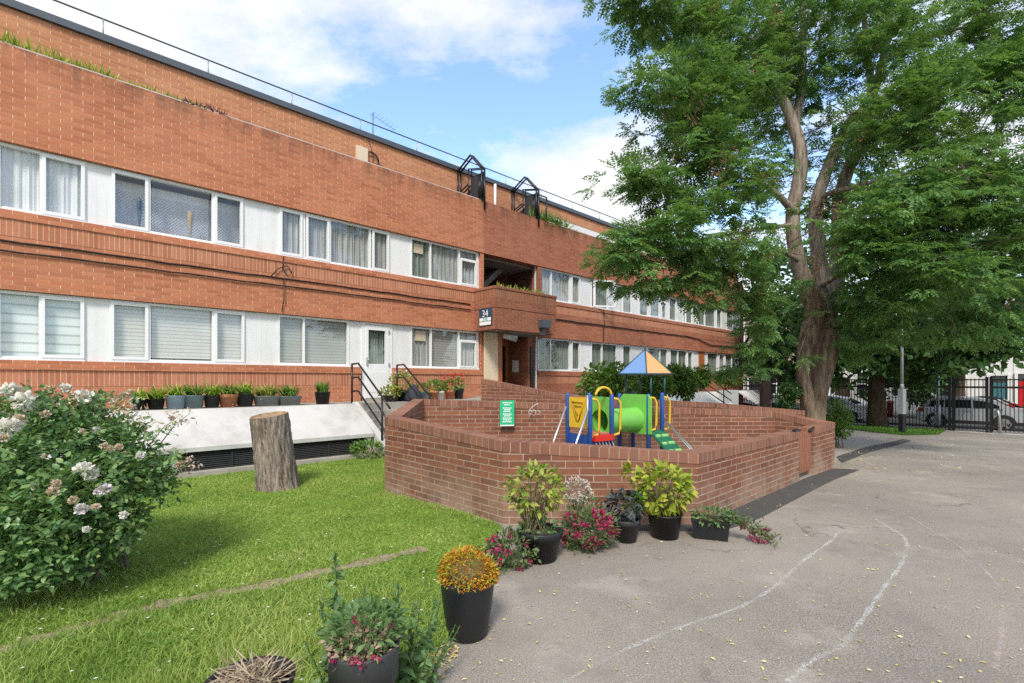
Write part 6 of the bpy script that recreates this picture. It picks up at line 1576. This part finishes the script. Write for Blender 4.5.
car('white saloon car parked behind the railings right of the big trunk', 32.3, 4.0, 4.3, sed_low, sed_gl, M['car_white'], (.8, 3.4), .31, flip=True, extra=[(((.62, 1.02), (1.16, 1.33)), 'rear_window'), (((2.55, 1.38), (3.24, .99)), 'windscreen')])
car('dull blue car glimpsed through the railings left of the big trunk', 32.4, -1.6, 4.3, sed_low, sed_gl, M['car_blue'], (.8, 3.4), .31, extra=[(((.62, 1.02), (1.16, 1.33)), 'rear_window'), (((2.55, 1.38), (3.24, .99)), 'windscreen')])
car('dark car on the far side of the street seen beside the lamp post', 37.3, 10.3, 4.3, sed_low, sed_gl, M['car_dark'], (.8, 3.4), .31, extra=[(((.62, 1.02), (1.16, 1.33)), 'rear_window'), (((2.55, 1.38), (3.24, .99)), 'windscreen')])
c = at(890, 409, 29.5); b = MB(); b.lathe((c.x, c.y, gz(c.x, c.y)), [(.17, 0), (.17, .85), (.2, .87), (.2, .95), (.15, 1.02), (.02, 1.05)], 16); o = b.build('pillar_box', M['dull_red']); tag(o, 'small dull red pillar box across the street left of the lamp post', 'pillar box')
# ================================================================== HOUSES ACROSS THE STREET
def house(label, u0, u1, h, mat, doors, wins, tface=42.0, arch=None):
    hs = thing('terraced_house', label, 'house', F(tface, (u0+u1)/2, -2.2), group='terraced houses across the street'); z0 = -2.25
    b = MB(); b.fbox(tface, tface+8, u0+.01, u1-.01, z0, z0+h); b.build('wall', M[mat], hs)
    b = MB(); b.fbox(tface-.15, tface+8.1, u0, u1, z0+h, z0+h+.25); b.build('roof', M['metal_dark'], hs)
    for uc, wd, hh, dm in doors:
        b = MB(); b.fbox(tface-.05, tface+.02, uc-wd/2, uc+wd/2, z0, z0+hh); d = b.build('door', M[dm], hs)
        b = MB(); b.fbox(tface-.06, tface-.0, uc-wd/2, uc+wd/2, z0+hh+.02, z0+hh+.42); b.build('fanlight', M['car_glass'], hs)
        b = MB(); b.fbox(tface-.14, tface+.02, uc-wd/2-.14, uc-wd/2-.01, z0, z0+hh+.5); b.fbox(tface-.14, tface+.02, uc+wd/2+.01, uc+wd/2+.14, z0, z0+hh+.5); b.build('door_surround', M['white_wall'], hs)
    for uc, zc, wd, hh in wins:
        b = MB(); f = .07
        b.fbox(tface-.05, tface+.02, uc-wd/2-f, uc+wd/2+f, zc-hh/2-f, zc-hh/2); b.fbox(tface-.05, tface+.02, uc-wd/2-f, uc+wd/2+f, zc+hh/2, zc+hh/2+f)
        b.fbox(tface-.05, tface+.02, uc-wd/2-f, uc-wd/2, zc-hh/2, zc+hh/2); b.fbox(tface-.05, tface+.02, uc+wd/2, uc+wd/2+f, zc-hh/2, zc+hh/2); b.fbox(tface-.04, tface+.02, uc-.03, uc+.03, zc-hh/2, zc+hh/2); b.fbox(tface-.045, tface+.02, uc-wd/2, uc-.03, zc-.03, zc+.03); b.fbox(tface-.045, tface+.02, uc+.03, uc+wd/2, zc-.03, zc+.03)
        w = b.build('window', M['pvc'], hs); b = MB(); b.fbox(tface-.02, tface-.01, uc-wd/2, uc+wd/2, zc-hh/2, zc+hh/2); b.build('pane', M['car_glass'], w)
    return hs
M['pink_wall'] = plain('pale brick wall', (.42, .30, .25), .85, var=.15, scale=3)
house('white end house glimpsed between the apartment block and the tree', -11, -4.2, 8.5, 'white_wall', [], [(-9.5, 3.6, 1.1, 1.5), (-7.5, 3.6, 1.1, 1.5), (-5.6, 3.6, 1.1, 1.5), (-9.5, .6, 1.1, 1.6), (-7.5, .6, 1.1, 1.6), (-5.6, .6, 1.1, 1.6)])
house('pinkish house behind the railings left of the big trunk', -4.2, 1.6, 7.5, 'pink_wall', [(-3.4, .95, 2.1, 'car_dark')], [(-1.8, -.2, 1.4, 1.6), (.3, -.2, 1.2, 1.6), (-1.8, 2.9, 1.2, 1.6), (.3, 2.9, 1.2, 1.6)])
house('white house with a brown sash window behind the white saloon car', 1.6, 7.2, 8.0, 'white_wall', [(2.6, .95, 2.1, 'bark_dark')], [(4.1, -.2, 1.2, 1.6), (6.1, -.2, 1.2, 1.6), (4.1, 2.9, 1.2, 1.6), (6.1, 2.9, 1.2, 1.6)])
house('white house with a teal door behind the silver car', 7.2, 11.15, 8.5, 'white_wall', [(10.55, .72, 2.15, 'teal')], [(8.4, -.2, 1.3, 1.7), (8.4, 2.9, 1.2, 1.6), (10.3, 2.9, 1.2, 1.6)])
house('pale house with a bright red door at the right edge of the picture', 11.15, 19, 7.6, 'white_wall', [(11.85, 1.0, 2.25, 'red_paint')], [(14.4, -.2, 1.3, 1.7), (16.6, -.2, 1.3, 1.7), (13, 2.9, 1.2, 1.6), (16, 2.9, 1.2, 1.6)])
# ================================================================== GRASS, LITTER
def sample_lawn(n, y0, y1):
    y = (RNG.random(n)**1.5)*(y1-y0)+y0; e = np.array([lawn_edge(v) for v in np.round(y, 2)])
    x = e-RNG.random(n)*(1.12*y+.6+e)          # as far left as the lawn reaches in the view and a little beyond
    return x, y
n = 210000; x, y = sample_lawn(n, 1.35, 10.6)
tt_ = (x-A.x)*DV.x+(y-A.y)*DV.y; uu_ = (x-A.x)*NV.x+(y-A.y)*NV.y
ok = (uu_ > 2.34) | (tt_ > TS+.1)
ok &= (uu_ > 2.3)
for i in range(0, len(TRK), 1):
    pass
dm = np.full(n, 9.0)
for q in TRK: dm = np.minimum(dm, np.hypot(x-q[0], y-q[1]))
ok &= (dm > (.045+.04*np.sin(x*7.3+1)*np.sin(x*2.9))*RNG.uniform(.4, 1.6, n)) | (RNG.random(n) < .14)
ok &= np.hypot(x-sp.x, y-sp.y) > .19
x, y, dm = x[ok], y[ok], dm[ok]; n = len(x)
zz = np.array([gz(a, c) for a, c in zip(x, y)])
clump = .5+.5*np.sin(x*5.1+np.sin(y*3.7)*1.7)*np.sin(y*4.3+np.sin(x*2.9))
edge = np.array([lawn_edge(v) for v in y])-x
tall = np.clip((4.0-y)/1.6, 0, 1)*np.clip(1.6-np.abs(edge-.45)*1.4, 0, 1)
near = np.exp(-((y-2.6)/.9)**2)
h = (.018+.022*clump+.06*tall*RNG.random(n)**2+.018*near)*RNG.uniform(.45, 1.6, n)
D = RNG.normal(size=(n, 3))*.95; D[:, 2] = np.abs(D[:, 2])*.5+.42
N = rdir(n); P = np.stack([x, y, zz+.003], 1)
V, Fc = kites(P, D, N, h*1.25, np.clip(.0028*RNG.uniform(.7, 1.5, n)*(1+.18*y), .002, .012), .1, .35)
# taller tussocks near the pots, along the track and at the foot of the wall
m = 430; x3, y3 = sample_lawn(m, 1.5, 4.6)
fw = RNG.random(150); x3 = np.concatenate([x3, P1[0]+(P2[0]-P1[0])*fw-.06-RNG.random(150)*.06]); y3 = np.concatenate([y3, P1[1]+(P2[1]-P1[1])*fw-.06-RNG.random(150)*.06]); m = len(x3)
w3 = np.where(np.arange(m) < 430, .05+.09*np.clip((3.6-y3)/1.6, 0, 1), .045)*RNG.uniform(.5, 1.2, m); kk = 30
Pt = np.repeat(np.stack([x3, y3, np.array([gz(a, c) for a, c in zip(x3, y3)])], 1), kk, 0); Pt[:, :2] += RNG.normal(size=(len(Pt), 2))*.022
Dt = RNG.normal(size=(len(Pt), 3))*.5; Dt[:, 2] = np.abs(Dt[:, 2])*.4+.8
V2, F2 = kites(Pt, Dt, rdir(len(Pt)), np.repeat(w3, kk)*RNG.uniform(.5, 1.4, len(Pt)), np.full(len(Pt), .0045), .1, .35); V, Fc = join([(V, Fc), (V2, F2)])
o = link('grass', np_mesh('grass', V, Fc), M['grass']); tag(o, 'bright green rough grass of the lawn', None, None, 'stuff')
# clover leaves and tiny daisies in the lawn
m = 26000; x2, y2 = sample_lawn(m, 1.5, 9.5); uu_ = (x2-A.x)*NV.x+(y2-A.y)*NV.y
dm2 = np.full(m, 9.0)
for q in TRK: dm2 = np.minimum(dm2, np.hypot(x2-q[0], y2-q[1]))
ok = (uu_ > 2.36) & (dm2 > .07) & (np.sin(x2*2.3+1)*np.sin(y2*2.9) > -.25); x2, y2 = x2[ok], y2[ok]; m = len(x2)
P = np.stack([x2, y2, np.array([gz(a, c) for a, c in zip(x2, y2)])+RNG.uniform(.012, .04, m)], 1); D = RNG.normal(size=(m, 3)); D[:, 2] *= .3; N = RNG.normal(size=(m, 3))*.3; N[:, 2] += 1
V, Fc = kites(P, D, N, .016*RNG.uniform(.7, 1.4, m), .014*RNG.uniform(.7, 1.4, m)); o = link('clover', np_mesh('clover', V, Fc), M['leaf_shrub']); tag(o, 'low clover leaves scattered through the lawn', None, None, 'stuff')
m = 240; x2, y2 = sample_lawn(m, 1.8, 8); uu_ = (x2-A.x)*NV.x+(y2-A.y)*NV.y; ok = uu_ > 2.4; x2, y2 = x2[ok], y2[ok]; parts = []
for k_ in range(6):
    m = len(x2); a = np.full(m, k_*PI/3)+.3; D = np.stack([np.cos(a), np.sin(a), np.full(m, .25)], 1)
    P = np.stack([x2, y2, np.array([gz(p, q) for p, q in zip(x2, y2)])+.052], 1); parts.append(kites(P, D, np.tile([[0, 0, 1.]], (m, 1)), np.full(m, .011), np.full(m, .008)))
V, Fc = join(parts); o = link('daisies', np_mesh('daisies', V, Fc), M['bloom_white']); tag(o, 'tiny white daisies and petals dotted over the lawn', None, None, 'stuff')
# verge grass by the fence
m = 20000; f1, f2 = RNG.random(m), RNG.random(m)
def along(pl, f): i = np.minimum((f*(len(pl)-1)).astype(int), len(pl)-2); q = np.array(pl); g = (f*(len(pl)-1)-i)[:, None]; return q[i]*(1-g)+q[i+1]*g
P = along(VA, f1)*f2[:, None]+along(VB, f1)*(1-f2[:, None]); P = np.concatenate([P, np.array([[gz(a, c)+.01] for a, c in P])], 1)
D = rdir(m, 1.5); V, Fc = kites(P, D, rdir(m), .09*RNG.uniform(.5, 1.4, m), np.full(m, .025)); o = link('verge_grass', np_mesh('verge_grass', V, Fc), M['verge']); tag(o, 'bright green grass verge along the street railings', None, None, 'stuff')
# fallen leaves on the path
def scatter(n, fx, size):
    P = []
    while len(P) < n:
        q = fx()
        if q: P.append((q[0], q[1], gz(*q)+.010))
    P = np.array(P); m = len(P); D = RNG.normal(size=(m, 3)); D[:, 2] *= .12; N = RNG.normal(size=(m, 3))*.25; N[:, 2] += 1
    return kites(P, D, N, size*RNG.uniform(.5, 1.5, m), size*.5*RNG.uniform(.5, 1.3, m))
def inpath():
    D_ = 1.7+10.5*random.random()**1.6; x_ = random.uniform(-.4, 1.25)*D_
    if x_ < lawn_edge(min(D_, 5.1))+.04: return None
    t, u = tu(x_, D_)
    p3 = (x_-P3[0])*(-gn.x)+(D_-P3[1])*(-gn.y)
    if D_ > 5.0 and p3 > -.03 and t < 30 and x_ < 6.2: return None
    return (x_, D_)
def strays():                                # drifts at the foot of the pots and the verge
    c = random.choice([gnd(420, 668), gnd(425, 660), gnd(440, 655), gnd(410, 672)]); return (c.x+random.gauss(0, .06), c.y+random.gauss(0, .05))
def undertree():
    D_ = random.uniform(8.5, 17); x_ = random.uniform(.62, .95)*D_; return (x_, D_)
V, Fc = join([scatter(760, inpath, .026), scatter(1100, inpath, .011), scatter(380, strays, .032), scatter(520, undertree, .05)])
o = link('fallen_leaves', np_mesh('fallen_leaves', V, Fc), M['litter']); tag(o, 'small yellow and pale fallen leaves scattered over the path', None, None, 'stuff')
# ================================================================== SKY AND SUN
SUN_EL, SUN_AZ = math.radians(47), Vector((-.10, -1.0))    # where the sun stands (behind the camera, to the left)
sd = Vector((SUN_AZ.normalized().x*math.cos(SUN_EL), SUN_AZ.normalized().y*math.cos(SUN_EL), math.sin(SUN_EL)))
sl = bpy.data.lights.new('sun', 'SUN'); sl.energy = SUNE; sl.angle = math.radians(SUNA); sl.color = (1, .95, .87)
so_ = bpy.data.objects.new('sun', sl); COL.objects.link(so_); so_.rotation_euler = sd.to_track_quat('Z', 'Y').to_euler(); so_.location = (0, 0, 30)
wd = bpy.data.worlds.new('World'); SC.world = wd; wd.use_nodes = True; nt = wd.node_tree; nt.nodes.clear()
class WT(NT):
    def __init__(s): s.t = nt; s.out = s.n('ShaderNodeOutputWorld')
k = WT()
sky = k.n('ShaderNodeTexSky', _sky_type='NISHITA', _sun_disc=False, _sun_elevation=SUN_EL, _sun_rotation=math.atan2(sd.x, sd.y), _air_density=1.0, _dust_density=.8, _ozone_density=1.6)
gen = k.n('ShaderNodeTexCoord').outputs['Generated']
sp_ = k.n('ShaderNodeSeparateXYZ'); k.l(gen, sp_.inputs[0])
zc = k.math('MAXIMUM', sp_.outputs[2], .04)
cb = k.n('ShaderNodeCombineXYZ'); k.l(k.math('DIVIDE', sp_.outputs[0], k.math('ADD', zc, .25)), cb.inputs[0]); k.l(k.math('DIVIDE', sp_.outputs[1], k.math('ADD', zc, .25)), cb.inputs[1])
cl = k.noise(k.mapping(cb.outputs[0], (1.2, 1.8, 1), CLOUD_OFF), 2.3, 12, .66)
def cdir(px, py): v = Vector(((px-W/2)/FPX, 1, (HORIZ-py)/FPX)).normalized(); return v
def bump_at(px, py, rad, amp):
    d = k.n('ShaderNodeVectorMath', _operation='DISTANCE'); k.l(gen, d.inputs[0]); d.inputs[1].default_value = cdir(px, py)
    m = k.n('ShaderNodeMapRange', _clamp=True, _interpolation_type='SMOOTHSTEP'); k.l(d.outputs['Value'], m.inputs[0]); m.inputs[1].default_value = 0; m.inputs[2].default_value = rad; m.inputs[3].default_value = amp; m.inputs[4].default_value = 0
    return m.outputs[0]
tot = cl
for a in CLOUDS: tot = k.math('ADD', tot, bump_at(*a))
for v_, r_, a_ in FILL_CLOUDS:                # unseen broad cloud added overhead and behind the camera to lift the shadows
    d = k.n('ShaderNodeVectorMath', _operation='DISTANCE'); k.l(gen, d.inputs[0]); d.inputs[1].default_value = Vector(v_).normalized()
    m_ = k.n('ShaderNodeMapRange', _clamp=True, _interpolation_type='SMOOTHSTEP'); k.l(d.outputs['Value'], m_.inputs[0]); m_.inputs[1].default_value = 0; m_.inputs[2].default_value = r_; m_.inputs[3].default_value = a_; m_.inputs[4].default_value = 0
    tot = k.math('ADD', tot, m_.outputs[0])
mask = k.ramp(tot, [(.47, 0.0), (.58, .45), (.72, .85), (.85, 1.0)])
ccol = k.mix(k.ramp(k.noise(k.mapping(cb.outputs[0], (1, 1, 1), (4, 2, 0)), 3.0, 6), [(.35, 0.0), (.65, 1.0)]), CLOUD_DARK, CLOUD_LIGHT)
blue = k.n('ShaderNodeMix', _data_type='RGBA', _blend_type='MULTIPLY'); blue.inputs[0].default_value = 1; k.l(sky.outputs[0], blue.inputs[6]); blue.inputs[7].default_value = (*SKY_TINT, 1)
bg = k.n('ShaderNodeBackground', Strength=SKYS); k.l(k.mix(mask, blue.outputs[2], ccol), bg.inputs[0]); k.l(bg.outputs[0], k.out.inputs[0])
# ================================================================== RENDER SETTINGS
vs = SC.view_settings; vs.view_transform = 'Standard'; vs.look = 'None'; vs.gamma = 1; vs.exposure = EXPO; vs.use_curve_mapping = False
SC.display_settings.display_device = 'sRGB'
cy = SC.cycles; cy.max_bounces = 8; cy.transparent_max_bounces = 16; cy.diffuse_bounces = 4; cy.glossy_bounces = 3; cy.transmission_bounces = 4
cy.caustics_reflective = False; cy.caustics_refractive = False; cy.sample_clamp_indirect = 6.0
try: cy.use_denoising = False
except Exception: pass
